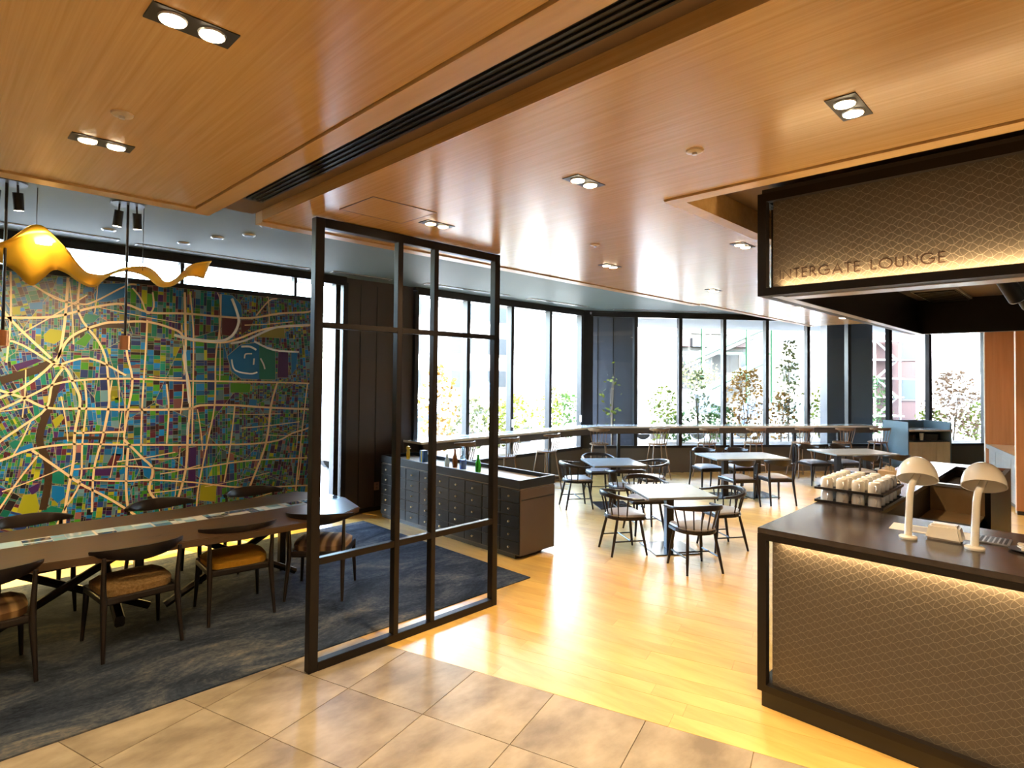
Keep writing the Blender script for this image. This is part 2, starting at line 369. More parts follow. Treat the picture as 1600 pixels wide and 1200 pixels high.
# ================================================================== map mural
MAJOR=[[(0.259,2.522),(0.562,2.565),(0.976,2.608),(1.317,2.737),(1.588,2.797),(1.837,2.723),(2.21,2.742),(2.615,2.736),(2.974,2.75),(3.33,2.834),(3.727,2.889),(4.219,2.952)],[(0.139,1.469),(0.582,1.67),(0.839,1.822),(1.008,1.919),(1.259,1.963),(1.646,1.975),(2.272,1.952),(3.043,1.94),(3.745,1.919),(4.238,1.909)],[(0.271,2.001),(0.578,1.857),(0.756,1.781),(0.952,1.675),(1.265,1.658),(1.653,1.634),(2.233,1.62),(2.395,1.66),(2.788,1.649),(3.186,1.61),(4.244,1.562)],[(0.291,1.101),(0.593,1.172),(0.834,1.266),(1.173,1.29),(1.661,1.246),(2.311,1.197),(2.926,1.158),(3.333,1.175),(3.533,1.259),(3.756,1.318),(4.247,1.426)],[(1.088,3.117),(1.073,2.604),(1.051,2.359),(1.021,2.138)],[(0.977,2.148),(1.093,2.073),(1.159,1.918),(1.218,1.738),(1.179,1.405),(1.176,1.138),(1.122,0.703),(1.112,0.375)],[(0.56,2.669),(0.692,2.49),(0.967,2.18)],[(0.426,1.716),(0.738,1.877),(0.986,2.137),(1.122,2.407),(1.378,2.559),(1.553,2.594),(1.839,2.615),(2.124,2.536),(2.239,2.442),(2.597,2.421),(2.797,2.471),(3.166,2.627),(3.73,2.707),(4.223,2.755)],[(0.631,3.055),(0.641,2.571),(0.619,2.129)],[(1.603,3.046),(1.618,2.34),(1.687,1.964),(1.653,1.634),(1.619,1.331)],[(1.818,2.637),(1.806,2.204),(1.786,1.63),(1.786,1.153)],[(2.194,2.991),(2.218,2.366),(2.198,2.215),(2.262,1.915),(2.278,1.663),(2.262,1.338),(2.247,0.915),(2.164,0.553)],[(2.251,2.998),(2.295,2.571),(2.306,2.016),(2.31,1.209)],[(2.598,3.009),(2.593,2.617),(2.552,2.225),(2.551,1.656),(2.475,1.197),(2.391,0.697),(2.373,0.397)],[(1.25,1.963),(1.274,1.692),(1.246,1.289),(1.236,0.887),(1.106,0.617),(1.041,0.388)],[(1.457,2.009),(1.474,1.686),(1.423,1.344),(1.354,1.009),(1.345,0.558)],[(1.19,3.041),(1.189,2.658),(1.363,2.375),(1.434,2.193),(1.457,2.009)],[(0.747,2.964),(0.989,2.796),(1.196,2.76),(1.316,2.794),(1.604,2.999),(1.705,3.034)],[(0.438,1.186),(0.589,1.359),(0.746,1.495),(0.935,1.669),(0.982,1.919),(1.075,2.095)],[(0.834,1.255),(1.062,1.039),(1.246,0.864),(1.436,0.726),(1.574,0.615),(1.761,0.375)],[(0.453,0.494),(0.603,0.715),(0.726,0.949),(0.886,1.208)],[(3.319,1.94),(3.24,1.636),(3.181,1.144),(2.989,0.622)],[(3.73,1.91),(3.628,0.912),(3.591,0.49)],[(1.208,0.913),(1.669,0.847),(1.876,0.834),(2.319,0.756),(2.937,0.615),(3.77,0.538),(4.264,0.486)],[(1.62,1.308),(1.787,1.106),(1.905,0.951),(1.878,0.714),(2.01,0.575),(2.323,0.555)],[(1.666,2.982),(1.75,2.872),(1.816,2.71),(1.878,2.787),(1.864,2.956)],[(0.987,2.093),(1.291,2.19),(1.625,2.011)],[(1.17,1.406),(1.618,1.39)],[(2.788,1.649),(2.746,1.177),(2.68,0.713)],[(0.413,2.288),(0.663,2.341),(0.968,2.137)],[(1.178,1.027),(1.666,1.011),(2.247,0.915),(2.93,0.949),(3.748,0.915)],[(2.026,1.915),(2.054,1.621),(2.04,1.23)],[(3.027,2.782),(3.187,2.988),(3.296,3.11)],[(1.662,1.211),(1.649,0.837),(1.676,0.506)]]
PATCH=[('blue',[(1.315,2.874),(1.369,2.995),(1.604,3.034),(1.607,2.881),(1.431,2.805),(1.326,2.795)]),('blue',[(2.687,2.255),(2.85,2.406),(3.074,2.444),(3.083,1.972),(2.858,1.98),(2.741,2.072)]),('teal',[(3.075,2.416),(3.283,2.356),(3.29,1.967),(3.083,1.972)]),('lime',[(0.902,2.417),(0.952,2.481),(1.049,2.47),(1.059,2.393),(0.99,2.33),(0.912,2.353)]),('green',[(2.731,1.927),(2.977,1.913),(2.966,1.805),(2.734,1.808)]),('maroon',[(2.616,2.723),(2.817,2.752),(2.845,2.633),(2.72,2.506),(2.62,2.514)]),('maroon',[(2.844,2.713),(3.002,2.725),(2.951,2.613),(2.848,2.527)]),('olive',[(3.059,2.511),(3.166,2.613),(3.391,2.656),(3.408,2.516)]),('blue',[(2.585,3.007),(2.735,3.01),(2.84,2.9),(2.856,2.741),(2.615,2.736)]),('lime',[(2.414,0.707),(2.594,0.703),(2.586,0.493),(2.406,0.531)]),('lime',[(0.732,0.654),(0.777,0.815),(0.877,0.813),(0.906,0.669),(0.866,0.569)]),('teal',[(0.992,1.025),(1.098,1.014),(1.101,0.881),(1.004,0.904)]),('blue',[(1.004,0.882),(1.101,0.859),(1.112,0.748),(1.052,0.691),(0.998,0.764)]),('teal',[(0.915,0.625),(1.0,0.677),(1.124,0.614),(1.074,0.469)]),('lime',[(0.717,2.068),(0.85,2.091),(0.859,2.027),(0.752,2.004)]),('green',[(1.159,2.342),(1.267,2.46),(1.305,2.417),(1.252,2.313)]),('purple',[(1.354,1.009),(1.527,1.002),(1.519,0.922),(1.355,0.941)]),('maroon',[(1.468,1.043),(1.524,1.164),(1.603,1.146),(1.546,1.012)]),('blue',[(1.523,1.21),(1.622,1.214),(1.613,1.133),(1.504,1.143)]),('blue',[(1.787,1.106),(1.893,1.048),(1.905,0.951),(1.876,0.846),(1.822,0.888)]),('purple',[(2.277,1.162),(2.358,1.168),(2.355,0.702),(2.274,0.712)]),('purple',[(3.325,2.33),(3.454,2.335),(3.461,1.996),(3.318,1.995)]),('blue',[(3.498,2.336),(3.587,2.325),(3.561,2.11),(3.504,2.024)]),('teal',[(0.653,1.333),(0.7,1.367),(0.749,1.347),(0.743,1.284),(0.686,1.278)]),('blue',[(0.686,1.268),(0.833,1.33),(0.842,1.276),(0.719,1.233)]),('green',[(0.732,1.39),(0.814,1.411),(0.832,1.341),(0.749,1.347)]),('purple',[(0.668,2.109),(0.848,2.177),(0.899,2.157),(0.701,2.046)]),('purple',[(0.809,0.875),(0.909,0.926),(0.894,0.843),(0.844,0.806)]),('blue',[(2.968,1.724),(3.061,1.709),(3.049,1.628),(2.956,1.644)]),('blue',[(3.0,1.414),(3.08,1.423),(3.069,1.315),(3.002,1.325)]),('green',[(2.568,2.018),(2.717,2.019),(2.706,1.913),(2.57,1.914)]),('teal',[(1.244,2.663),(1.376,2.65),(1.321,2.578),(1.21,2.547)]),('lime',[(0.647,2.677),(0.712,2.693),(0.714,2.609),(0.657,2.604)]),('blue',[(0.785,2.732),(0.886,2.753),(0.888,2.677),(0.787,2.668)]),('lime',[(0.99,1.547),(1.067,1.61),(1.086,1.565),(1.018,1.459)]),('purple',[(1.033,1.962),(1.104,1.985),(1.079,1.874),(1.019,1.809)])]
DARK=[(24,[(0.575,1.951),(0.817,2.048),(0.985,2.148)]),(16,[(1.001,2.247),(1.14,2.408),(1.322,2.532),(1.634,2.553)]),(20,[(1.041,2.006),(0.977,1.744),(0.89,1.38),(0.955,1.137),(0.969,0.919),(0.932,0.644)]),(10,[(0.994,1.351),(1.171,1.357),(1.619,1.319)])]
SILVER=[(12,[(2.092,2.484),(2.216,2.453),(2.427,2.434),(2.621,2.443),(2.745,2.521),(2.813,2.685),(2.777,2.841),(2.724,2.969)]),(10,[(2.722,2.414),(2.901,2.462),(3.167,2.6),(3.362,2.668),(3.73,2.715)]),(7,[(2.738,2.217),(2.779,2.085),(2.962,2.042),(3.055,2.062)]),(7,[(3.092,2.24),(3.134,2.159),(3.149,2.104)]),(7,[(3.011,2.237),(3.005,2.156)]),(6,[(2.892,2.234),(2.904,2.288),(2.983,2.296)]),(9,[(2.85,2.38),(2.955,2.384),(3.036,2.347)]),(8,[(2.207,2.365),(2.238,1.965),(2.266,1.689)]),(7,[(2.259,1.463),(2.251,1.314)]),(9,[(3.007,2.454),(3.255,2.355),(3.601,2.34)])]
PAL = {'teal': (.002, .135, .105), 'blue': (.002, .125, .36), 'lime': (.26, .27, .012), 'green': (.04, .19, .015), 'maroon': (.065, .010, .022),
       'purple': (.04, .010, .085), 'olive': (.20, .18, .04), 'pink': (.22, .085, .085), 'navy': (.012, .03, .13), 'slate': (.08, .17, .22), 'black': (.012, .008, .012)}
paint_m = mat('enamel colours', (.5, .5, .5), .35); _a = N(paint_m, 'ShaderNodeVertexColor', layer_name='paint'); LK(paint_m, _a.outputs[0], P(paint_m).inputs['Base Color'])
street_m = mat('pale sand street lines', (.30, .27, .20), .5); road_m = mat('cream road strips', (.68, .50, .30), .45)
silver_m = mat('polished steel water', (.82, .85, .86), .2, .5); river_m = mat('umber river', (.035, .018, .008), .4)
MX0, MX1, MZ0, MZ1, MY = -.55, 3.83, .44, 3.035, 7.60
mural = thing('map_mural', 'wall sized city map mural of coloured blocks and cream streets behind the long table', 'mural', (0, MY, 0))
M().box(MX0, 0, MZ0, MX1, .10, MZ1).build('backing_board', street_m, mural)
M().box(MX0+.02, .03, MZ0-.02, MX1-.02, .05, MZ0).build('led_strip', mat('warm floor strip', (1, .8, .4), .5, emit=(1, .68, .22), es=6), mural)
light('AREA', 'mural_strip_light', ((MX0+MX1)/2, 7.62, .415), 26, (1, .70, .25), (0, -.25, -1), shape='RECTANGLE', size=4.2, size_y=.03)
def on_wall(h0): return lambda u, v, h: (u, -(h0+h), v)
def clip_half(poly, a, b, c):       # keep a*x+b*y<=c
    out = []
    for i in range(len(poly)):
        p, q = poly[i], poly[(i+1) % len(poly)]; dp, dq = a*p[0]+b*p[1]-c, a*q[0]+b*q[1]-c
        if dp <= 0: out.append(p)
        if dp*dq < 0: t = dp/(dp-dq); out.append((p[0]+t*(q[0]-p[0]), p[1]+t*(q[1]-p[1])))
    return out
rnd = random.Random(11)
seeds = []
for i in range(34):
    x = MX0 + (MX1-MX0)*rnd.random(); z = MZ0 + (MZ1-MZ0)*rnd.random()
    left = max(0, 1-(x-.4)/1.0)
    if x > 2.9: left = .45
    seeds.append((x, z, rnd.uniform(-.55, .55)*min(1, left+.06)+.02, rnd.choice((.026, .032, .04, .055)), rnd.choice((.018, .022, .028, .04))))
wts = [('teal', 26), ('blue', 24), ('navy', 14), ('slate', 13), ('green', 12), ('maroon', 11), ('purple', 14), ('lime', 5), ('olive', 3), ('pink', 2), ('black', 8)]
bag = [k for k, w in wts for _ in range(w)]
blk = M()
for si, (sx, sz, an, du, dv) in enumerate(seeds):
    ca, sa = math.cos(an), math.sin(an); near = [s for k, s in enumerate(seeds) if k != si]
    us = [-2.0]; 
    while us[-1] < 2.0: us.append(us[-1] + du*rnd.choice((.6, .8, 1, 1, 1.2, 1.7)))
    vs = [-1.6]
    while vs[-1] < 1.6: vs.append(vs[-1] + dv*rnd.choice((.7, .9, 1, 1, 1.4, 2.0)))
    i = 0
    for i in range(len(us)-1):
        j = 0
        while j < len(vs)-1:
            span = rnd.choice((1, 1, 1, 1, 2, 2, 3)); j2 = min(len(vs)-1, j+span); g = .0014
            u0, u1, v0, v1 = us[i]+g, us[i+1]-g, vs[j]+g, vs[j2]-g; j = j2
            cx, cz = sx+ca*(u0+u1)/2-sa*(v0+v1)/2, sz+sa*(u0+u1)/2+ca*(v0+v1)/2
            if not (MX0-.05 < cx < MX1+.05 and MZ0-.05 < cz < MZ1+.05): continue
            d0 = math.hypot(cx-sx, cz-sz)
            if any(math.hypot(cx-s[0], cz-s[1]) < d0-.07 for s in near): continue
            poly = [(sx+ca*u-sa*v, sz+sa*u+ca*v) for u, v in ((u0, v0), (u1, v0), (u1, v1), (u0, v1))]
            for s in near:
                a, b = s[0]-sx, s[1]-sz
                if a*a+b*b > 9: continue
                l = math.hypot(a, b); poly = clip_half(poly, a, b, (s[0]**2+s[1]**2-sx*sx-sz*sz)/2 - .003*l)
                if len(poly) < 3: break
            if len(poly) < 3: continue
            for a, b, c in ((-1, 0, -MX0-.004), (1, 0, MX1-.004), (0, -1, -MZ0-.004), (0, 1, MZ1-.004)):
                poly = clip_half(poly, a, b, c)
                if len(poly) < 3: break
            if len(poly) < 3: continue
            blk.quadverts([(x, -.002, z) for x, z in poly]); k = PAL[rnd.choice(bag)]; f = rnd.uniform(.55, 1.5); blk.c.append((k[0]*f, k[1]*f, k[2]*f, 1))
tag(blk.build('city_blocks', paint_m, mural), kind='stuff')
def inside_map(pts): return [(min(max(x, MX0+.01), MX1-.01), min(max(z, MZ0+.01), MZ1-.01)) for x, z in pts]
def smooth_line(pts, k=4):
    out = []
    for i in range(len(pts)-1):
        p0, p1, p2, p3 = pts[max(i-1, 0)], pts[i], pts[i+1], pts[min(i+2, len(pts)-1)]
        for j in range(k):
            t = j/k; out.append(tuple(.5*((2*p1[c])+(-p0[c]+p2[c])*t+(2*p0[c]-5*p1[c]+4*p2[c]-p3[c])*t*t+(-p0[c]+3*p1[c]-3*p2[c]+p3[c])*t**3) for c in (0, 1)))
    return out + [pts[-1]]
for k, pts in PATCH:
    q = M(); pts = inside_map(pts); b = len(pts); cx, cz = sum(p[0] for p in pts)/b, sum(p[1] for p in pts)/b
    ring = [(cx+(x-cx)*1.04, cz+(z-cz)*1.04) for x, z in pts]
    rim = M().quadverts([(x, -.0028, z) for x, z in ring]); rim.build('park_border', street_m, mural)
    q.quadverts([(x, -.0034, z) for x, z in pts]); q.c.append((*PAL[k], 1)); q.build('park_plot', paint_m, mural)
def strips(name, lines, m, h, wmul=1):
    for w, pts in lines:
        M().flat(smooth_line(inside_map(pts)), w, on_wall(h), 0, .0025).build(name, m, mural)
rnd = random.Random(21)
for k in range(70):
    x, z = rnd.uniform(MX0+.1, MX1-.15), rnd.uniform(MZ0+.1, MZ1-.12); a, b, sk = rnd.uniform(.03, .075), rnd.uniform(.025, .06), rnd.uniform(-.02, .02)
    if x > 2.55 and z > 2.3: continue
    q = M(); q.quadverts([(x, -.0031, z), (x+a, -.0031, z+sk), (x+a-sk*.5, -.0031, z+b+sk), (x-sk*.5, -.0031, z+b)]); q.c.append((*PAL[rnd.choice(('blue', 'teal', 'purple', 'navy', 'green', 'maroon', 'lime', 'blue', 'teal'))], 1)); q.build('park_plot', paint_m, mural)
strips('river', [(w*.0031, p) for w, p in DARK], river_m, .003)
rnd = random.Random(5)
strips('main_road', [(rnd.choice((.016, .02, .024)), p) for p in MAJOR], road_m, .0045)
# secondary streets
sec = M()
for k in range(46):
    x = rnd.uniform(MX0, MX1); z = rnd.uniform(MZ0, MZ1); v = rnd.random() < .5; L = rnd.uniform(.3, .9); t = rnd.uniform(-.15, .15) + (rnd.uniform(-.6, .6) if x < 1.0 else 0)
    d = (math.cos(t), math.sin(t)) if not v else (-math.sin(t), math.cos(t))
    pts = [(x+d[0]*L*s-.03*s*s*d[1], z+d[1]*L*s+.03*s*s*d[0]) for s in (-.5, -.2, .1, .5)]
    pts = inside_map(pts)
    sec.flat(smooth_line(pts), rnd.choice((.008, .010, .012)), on_wall(.004), 0, .002)
tag(sec.build('side_streets', road_m, mural), kind='stuff')
strips('waterway', [(w*.0026, p) for w, p in SILVER], silver_m, .0065)
# ================================================================== long map table
walnut = grain('walnut slab', (.060, .030, .013), (.115, .060, .026), (1.2, 14, 6), .30, bump=.05, rvar=.06)
TZ = .735
tab = thing('long_table', 'long live edge walnut slab table with a map inlay on the carpet by the mural', 'table', (0, 0, 0))
edge_n = [(-1.7, 5.36), (-.9, 5.27), (0, 5.20), (.42, 5.16), (.97, 5.07), (1.46, 5.06), (1.92, 4.99), (2.51, 4.99), (2.9, 5.08), (3.13, 5.22)]
edge_f = [(3.25, 5.70), (3.20, 6.1), (3.02, 6.36), (2.45, 6.33), (1.82, 6.30), (.9, 6.36), (.2, 6.33), (-.8, 6.40), (-1.7, 6.38)]
M().prism([(x+.0*0, y) for x, y in edge_n]+edge_f, TZ-.055, TZ).build('tabletop', walnut, tab, bevel=.006)
pic = M(); rnd = random.Random(8); x = -1.65
ycen = lambda x: 5.83 - .02*x + .02*math.sin(2.3*x)
cols = [(.22, .40, .55), (.55, .68, .76), (.45, .60, .70), (.05, .09, .18), (.62, .60, .55), (.25, .42, .50), (.03, .04, .07), (.32, .40, .45), (.08, .2, .32)]
while x < 3.18:
    dx = rnd.choice((.016, .05, .09, .13, .18)); y = -.095
    while y < .094:
        dy = min(rnd.choice((.04, .06, .09, .19)), .095-y)
        a, b = ycen(x), ycen(x+dx-.004)
        pic.quadverts([(x, a+y, TZ+.0015), (x+dx-.004, b+y, TZ+.0015), (x+dx-.004, b+y+dy-.003, TZ+.0015), (x, a+y+dy-.003, TZ+.0015)])
        c = rnd.choice(cols) if dx > .02 else (.68, .64, .56); pic.c.append((min(1, c[0]*1.4), min(1, c[1]*1.4), min(1, c[2]*1.4), 1)); y += dy  # patch colours lifted to stand in for reflections on the strip
    x += dx
inlay_m = mat('glossy inlay colours', (.5, .5, .5), .08, spec=.7, coat=.5); _a = N(inlay_m, 'ShaderNodeVertexColor', layer_name='paint'); LK(inlay_m, _a.outputs[0], P(inlay_m).inputs['Base Color'])
s_ = M()
for k in range(24):
    x0 = -1.65+k*.2; s_.quadverts([(x0, ycen(x0)-.10, TZ+.001), (x0+.2, ycen(x0+.2)-.10, TZ+.001), (x0+.2, ycen(x0+.2)+.10, TZ+.001), (x0, ycen(x0)+.10, TZ+.001)])
s_.build('inlay_bed', mat('pale inlay lines', (.6, .56, .48), .12, spec=.7), tab)
tag(pic.build('map_inlay', inlay_m, tab), 'glossy blue and white map strip inlaid along the table', kind='stuff')
for X in (-1.1, 1.15):
    M().sweep([(X, 5.38, .12), (X, 5.9, .40), (X, 6.16, .67)], .07, .08).build('cross_leg', dark_wood, tab)
for xa, xb in ((.25, 1.45), (1.55, 2.75), (-1.3, .1)):
    for fl in (0, 1):
        a, b = (xa, xb) if fl == 0 else (xb, xa)
        M().tube([(a, 5.72+.08*fl, .05), (b, 5.72+.08*fl, .68)], .032, 6).build('trestle_leg', dark_wood, tab)
for X in (.28, 1.42, 2.72): M().obox(X, 6.05, .01, .68, .06, .06).build('post_leg', dark_wood, tab)
M().box(-1.4, 5.70, .62, 2.95, 5.82, .68).build('apron_beam', dark_wood, tab)
# ---- lounge armless chairs with a wide yoke back
def fabric(name, c1, c2, kind):
    if kind == 'stripe':
        m = mat(name, c1, .85, spec=.2); tc = N(m, 'ShaderNodeTexCoord'); w = N(m, 'ShaderNodeTexWave'); w.wave_type = 'BANDS'; w.bands_direction = 'X'; w.inputs['Scale'].default_value = 3.2; w.inputs['Distortion'].default_value = 1.5
        w.inputs['Detail Scale'].default_value = .6
        cr = N(m, 'ShaderNodeValToRGB'); e = cr.color_ramp.elements; e[0].color = (*c1, 1); e[1].color = (*c2, 1); e[0].position = .2; e[1].position = .9
        x = e.new(.5); x.color = (c1[0]*.5+c2[0]*.3, c1[1]*.4+c2[1]*.3, c1[2]*.5+c2[2]*.2, 1)
        LK(m, tc.outputs['Object'], w.inputs['Vector']); LK(m, w.outputs[0], cr.inputs[0]); LK(m, cr.outputs[0], P(m).inputs['Base Color']); return m
    return grain(name, c1, c2, (55, 55, 55), .85, bump=.15, spec=.2, detail=3)
mustard = fabric('mustard wool', (.50, .245, .018), (.58, .30, .03), 'p'); tweed = fabric('ochre tweed', (.20, .115, .04), (.40, .25, .10), 'p')
stripe = fabric('striped brown fabric', (.085, .055, .05), (.40, .27, .16), 'stripe'); swirl = fabric('brown marbled fabric', (.12, .06, .025), (.36, .22, .09), 'stripe')
def cushion(w0, w1, d0, d1, z0, z1, cz):
    """rounded pad: wider at the front; crowned by cz"""
    m = M(); n = 7; rows = []
    for j in range(n+1):
        for i in range(n+1):
            u, v = -1+2*i/n, -1+2*j/n
            r = 1-.10*(abs(u)**4*abs(v)**4)*1.6
            w = (w0+(w1-w0)*(v+1)/2)/2; x = u*w*r; y = (d0+(d1-d0)*(v+1)/2)*1.0; y = (d0+d1)/2+((d1-d0)/2)*v*r
            z = z1 + cz*(1-u*u)*(1-v*v) - (z1-z0)*.35*max(abs(u), abs(v))**8
            m.v.append((x, y, z))
    for j in range(n):
        for i in range(n): a = j*(n+1)+i; m.f.append((a, a+1, a+n+2, a+n+1))
    ring = [i for i in range(n+1)] + [j*(n+1)+n for j in range(1, n+1)] + [n*(n+1)+i for i in range(n-1, -1, -1)] + [j*(n+1) for j in range(n-1, 0, -1)]
    b = len(m.v); m.v += [(m.v[k][0]*.985, m.v[k][1]*.985+.0, z0) for k in ring]
    for q in range(len(ring)): q2 = (q+1) % len(ring); m.f.append((ring[q2], ring[q], b+q, b+q2))
    m.f.append(tuple(range(b, b+len(ring))))
    return m
def elbow_chair(name, cat, seat_m, wood, wide=.50, back=.60, zt=.735, th=.055, thick=.09, arms=False):
    t = thing(name, 'x', cat); hw = wide/2
    cushion(wide-.06, wide+.0, -.20, .24, .415-.0, .415+th, .018).build('seat_cushion', seat_m, t, smooth=True)
    f = M(); f.sweep([(-hw+.03, -.2, .395), (hw-.03, -.2, .395)], .03, .05); f.sweep([(-hw+.01, .235, .395), (hw-.01, .235, .395)], .03, .05)
    f.sweep([(-hw+.03, -.2, .395), (-hw+.01, .235, .395)], .03, .05); f.sweep([(hw-.03, -.2, .395), (hw-.01, .235, .395)], .03, .05)
    f.build('seat_frame', wood, t)
    for s in (-1, 1):
        M().tube([(s*(hw-.005), -.285, 0), (s*(hw-.02), -.215, .36), (s*(hw-.018), -.205, .48), (s*(hw-.012), -.225, zt-.02)], [.013, .022, .019, .013], 10).build('leg', wood, t, smooth=True)
        M().tube([(s*(hw+.0), .255, 0), (s*(hw-.015), .235, .30), (s*(hw-.015), .232, .42)], [.012, .020, .018], 10).build('leg', wood, t, smooth=True)
    pts = arc(0, .02, back/2, .30, 180+22, 360-22, 14, zt)
    pts = [(x, y, z - .012*(1-abs(x)/(back/2))) for x, y, z in pts]; n = len(pts)
    hs = [.032+thick*math.sin(math.pi*i/(n-1))**1.2 for i in range(n)]; ws = [.035-.012*math.sin(math.pi*i/(n-1)) for i in range(n)]
    M().sweep(pts, ws, hs, .25).build('backrest', wood, t, smooth=True)
    return t
def lounge(fab, loc, rz, label):
    t = elbow_chair('lounge_chair', 'chair', fab, dark_wood, .52, .64, .735, .075, .075); t.location = loc; t.rotation_euler = (0, 0, rz); t['label'] = label; t['group'] = 'chairs around the long map table'
lounge(swirl, (.33, 5.24, .01), R(3), 'dark wood chair with brown marbled seat at the frame edge, beside the ochre tweed chair')
lounge(tweed, (1.20, 5.24, .01), R(3), 'dark wood chair with ochre tweed seat pulled up to the long walnut table')
lounge(mustard, (1.98, 5.32, .01), R(-7), 'dark wood chair with plump mustard yellow seat at the long walnut table')
lounge(stripe, (2.74, 5.22, .01), R(-42), 'dark wood chair with brown striped seat behind the black metal screen')
lounge(tweed, (2.62, 6.45, .01), R(176), 'dark wood chair across the long table, below the yellow green map park')
lounge(tweed, (1.72, 6.42, .01), R(181), 'dark wood chair across the long table, opposite the mustard chair')
lounge(tweed, (.72, 6.44, .01), R(184), 'dark wood chair across the long table, opposite the ochre tweed chair')
# ================================================================== black grid screen
scr = thing('grid_screen', 'floor to ceiling black metal open grid screen at the carpet edge', 'screen', (1.915, 3.83, 0))
X0 = 1.915
def bar_(nm, x0, x1, z0, z1, d=.06): M().box(x0-X0, 0, z0, x1-X0, d, z1).build(nm, black_metal, scr, bevel=.003)
bar_('post', 1.925, 1.992, 0, 3.14, .065); bar_('post', 3.640, 3.702, 0, 3.14, .065)
bar_('mullion', 2.606, 2.652, .06, 3.085); bar_('mullion', 2.957, 3.002, .06, 3.085)
bar_('top_rail', 1.992, 3.64, 3.075, 3.14, .065); bar_('bottom_rail', 1.992, 3.64, .0, .062, .065)
for z0, z1 in ((2.372, 2.412), (.727, .775)):
    for a, b in ((1.992, 2.606), (2.652, 2.957), (3.002, 3.64)): bar_('cross_rail', a, b, z0, z1, .05)
# ================================================================== drawer cabinet
cab_m = mat('blue black lacquer', (.010, .012, .015), .42, spec=.28); cab_side = grain('dark brown laminate', (.055, .036, .027), (.068, .046, .034), (3, 3, 1), .5)
knob_m = mat('brass knob', (.55, .42, .24), .3, 1)
CX0, CX1, CY0, CY1 = 4.735, 5.33, 4.555, 7.33
cb = thing('drawer_cabinet', 'long black apothecary cabinet of many small drawers with a tray top', 'cabinet', (CX0, CY0, 0))
def cbx(nm, x0, y0, z0, x1, y1, z1, m, bev=0): return M().box(x0-CX0, y0-CY0, z0, x1-CX0, y1-CY0, z1).build(nm, m, cb, bevel=bev)
cbx('carcass', CX0+.012, CY0, .05, CX1, CY1, .775, cab_side); cbx('plinth', CX0+.03, CY0+.09, 0, CX1-.12, CY1, .05, black_satin)
cbx('shadow_gap', CX0+.02, CY0+.01, .775, CX1-.01, CY1-.01, .79, mat('pale trim', (.35, .29, .22), .4))
cbx('end_panel_groove', CX0+.03, CY0-.002, .655, CX1-.01, CY0+.001, .668, black_satin)
cbx('tray_bottom', CX0, CY0, .79, CX1, CY1, .835, cab_m); cbx('tray_floor', CX0+.03, CY0+.03, .835, CX1-.03, CY1-.03, .838, grain('tray oak', (.50, .36, .22), (.62, .47, .31), (10, 2, 10), .3))
for y0, y1, x0, x1 in ((CY0, CY0+.03, CX0, CX1), (CY1-.03, CY1, CX0, CX1), (CY0+.03, CY1-.03, CX0, CX0+.03), (CY0+.03, CY1-.03, CX1-.03, CX1)):
    cbx('tray_rim', x0, y0, .835, x1, y1, .885, cab_m)
pw = (CY1-CY0)/9; pz = .142
dr = None
for i in range(9):
    for j in range(5):
        y = CY0+pw*(i+.5)-CY0; z = .06+pz*(j+.5)
        if dr is None:
            d0 = M().box(0, -pw/2+.004, -pz/2+.004, .014, pw/2-.004, pz/2-.004).build('drawer', cab_m, cb, bevel=.002, loc=(0, y, z))
            k0 = M().tube([(0, 0, 0), (-.012, 0, 0), (-.014, 0, 0), (-.024, 0, 0), (-.026, 0, 0)], [.005, .005, .012, .012, .008], 10).build('knob', knob_m, d0, smooth=True)
            dr = d0
        else:
            c = dr.copy(); COL.objects.link(c); c.parent = cb; c.location = (0, y, z); k = k0.copy(); COL.objects.link(k); k.parent = c
# bottles and trinkets on the tray
GZ = .838
def gmat(n, c, r=.08): return mat(n, c, r, trans=.75, spec=.6)
def bottle(label, x, y, prof, m, parts=(), cat='bottle'):
    t = thing('bottle', label, cat, (x, y, GZ), 0, 'bottles on the drawer cabinet')
    M().lathe(prof, n=18).build('glass_body', m, t, smooth=True)
    for nm, pr, mm in parts: M().lathe(pr, n=18).build(nm, mm, t, smooth=True)
bp = lambda r, h, s: [(r*.9, 0), (r, .01), (r, h*s), (r*.85, h*(s+.12)), (r*.42, h*(s+.28)), (r*.36, h*.93), (r*.45, h*.94), (r*.45, h)]
bottle('tall clear blue bottle holding vivid blue liquid on the cabinet tray', 5.0, 5.83, bp(.045, .29, .38), gmat('pale blue glass', (.55, .80, .95)), (('liquid', [(.041, .004), (.041, .012), (.041, .115), (.038, .12)], mat('blue liquid', (.02, .10, .75), .1)),))
bottle('bright green slim bottle on the cabinet tray', 5.0, 5.54, bp(.037, .215, .5), mat('green glass', (.03, .42, .02), .08, trans=.4))
bottle('amber brown bottle standing behind a pale bottle', 5.03, 6.03, bp(.036, .235, .45), mat('amber glass', (.35, .10, .02), .1, trans=.35))
bottle('small frosted pale bottle in front of the amber one', 4.93, 6.07, bp(.034, .175, .5), mat('frosted glass', (.62, .72, .68), .25, trans=.3))
t = thing('carton', 'small blue carton with a yellow band on the cabinet tray', 'box', (5.0, 6.67, GZ))
M().box(-.04, -.045, 0, .04, .045, .16).build('carton_body', mat('blue card', (.02, .10, .26), .4), t, bevel=.002)
M().box(-.041, -.012, .001, .041, .012, .1605).build('label_band', mat('yellow card', (.75, .55, .06), .4), t)
t = thing('duck_bottle', 'small yellow bird shaped bottle at the far end of the cabinet tray', 'bottle', (5.0, 7.04, GZ))
M().lathe([(.025, 0), (.028, .05), (.026, .10), (.02, .13), (.028, .155), (.024, .18), (.008, .19)], n=14).build('body', mat('yellow glaze', (.80, .50, .02), .2), t, smooth=True)
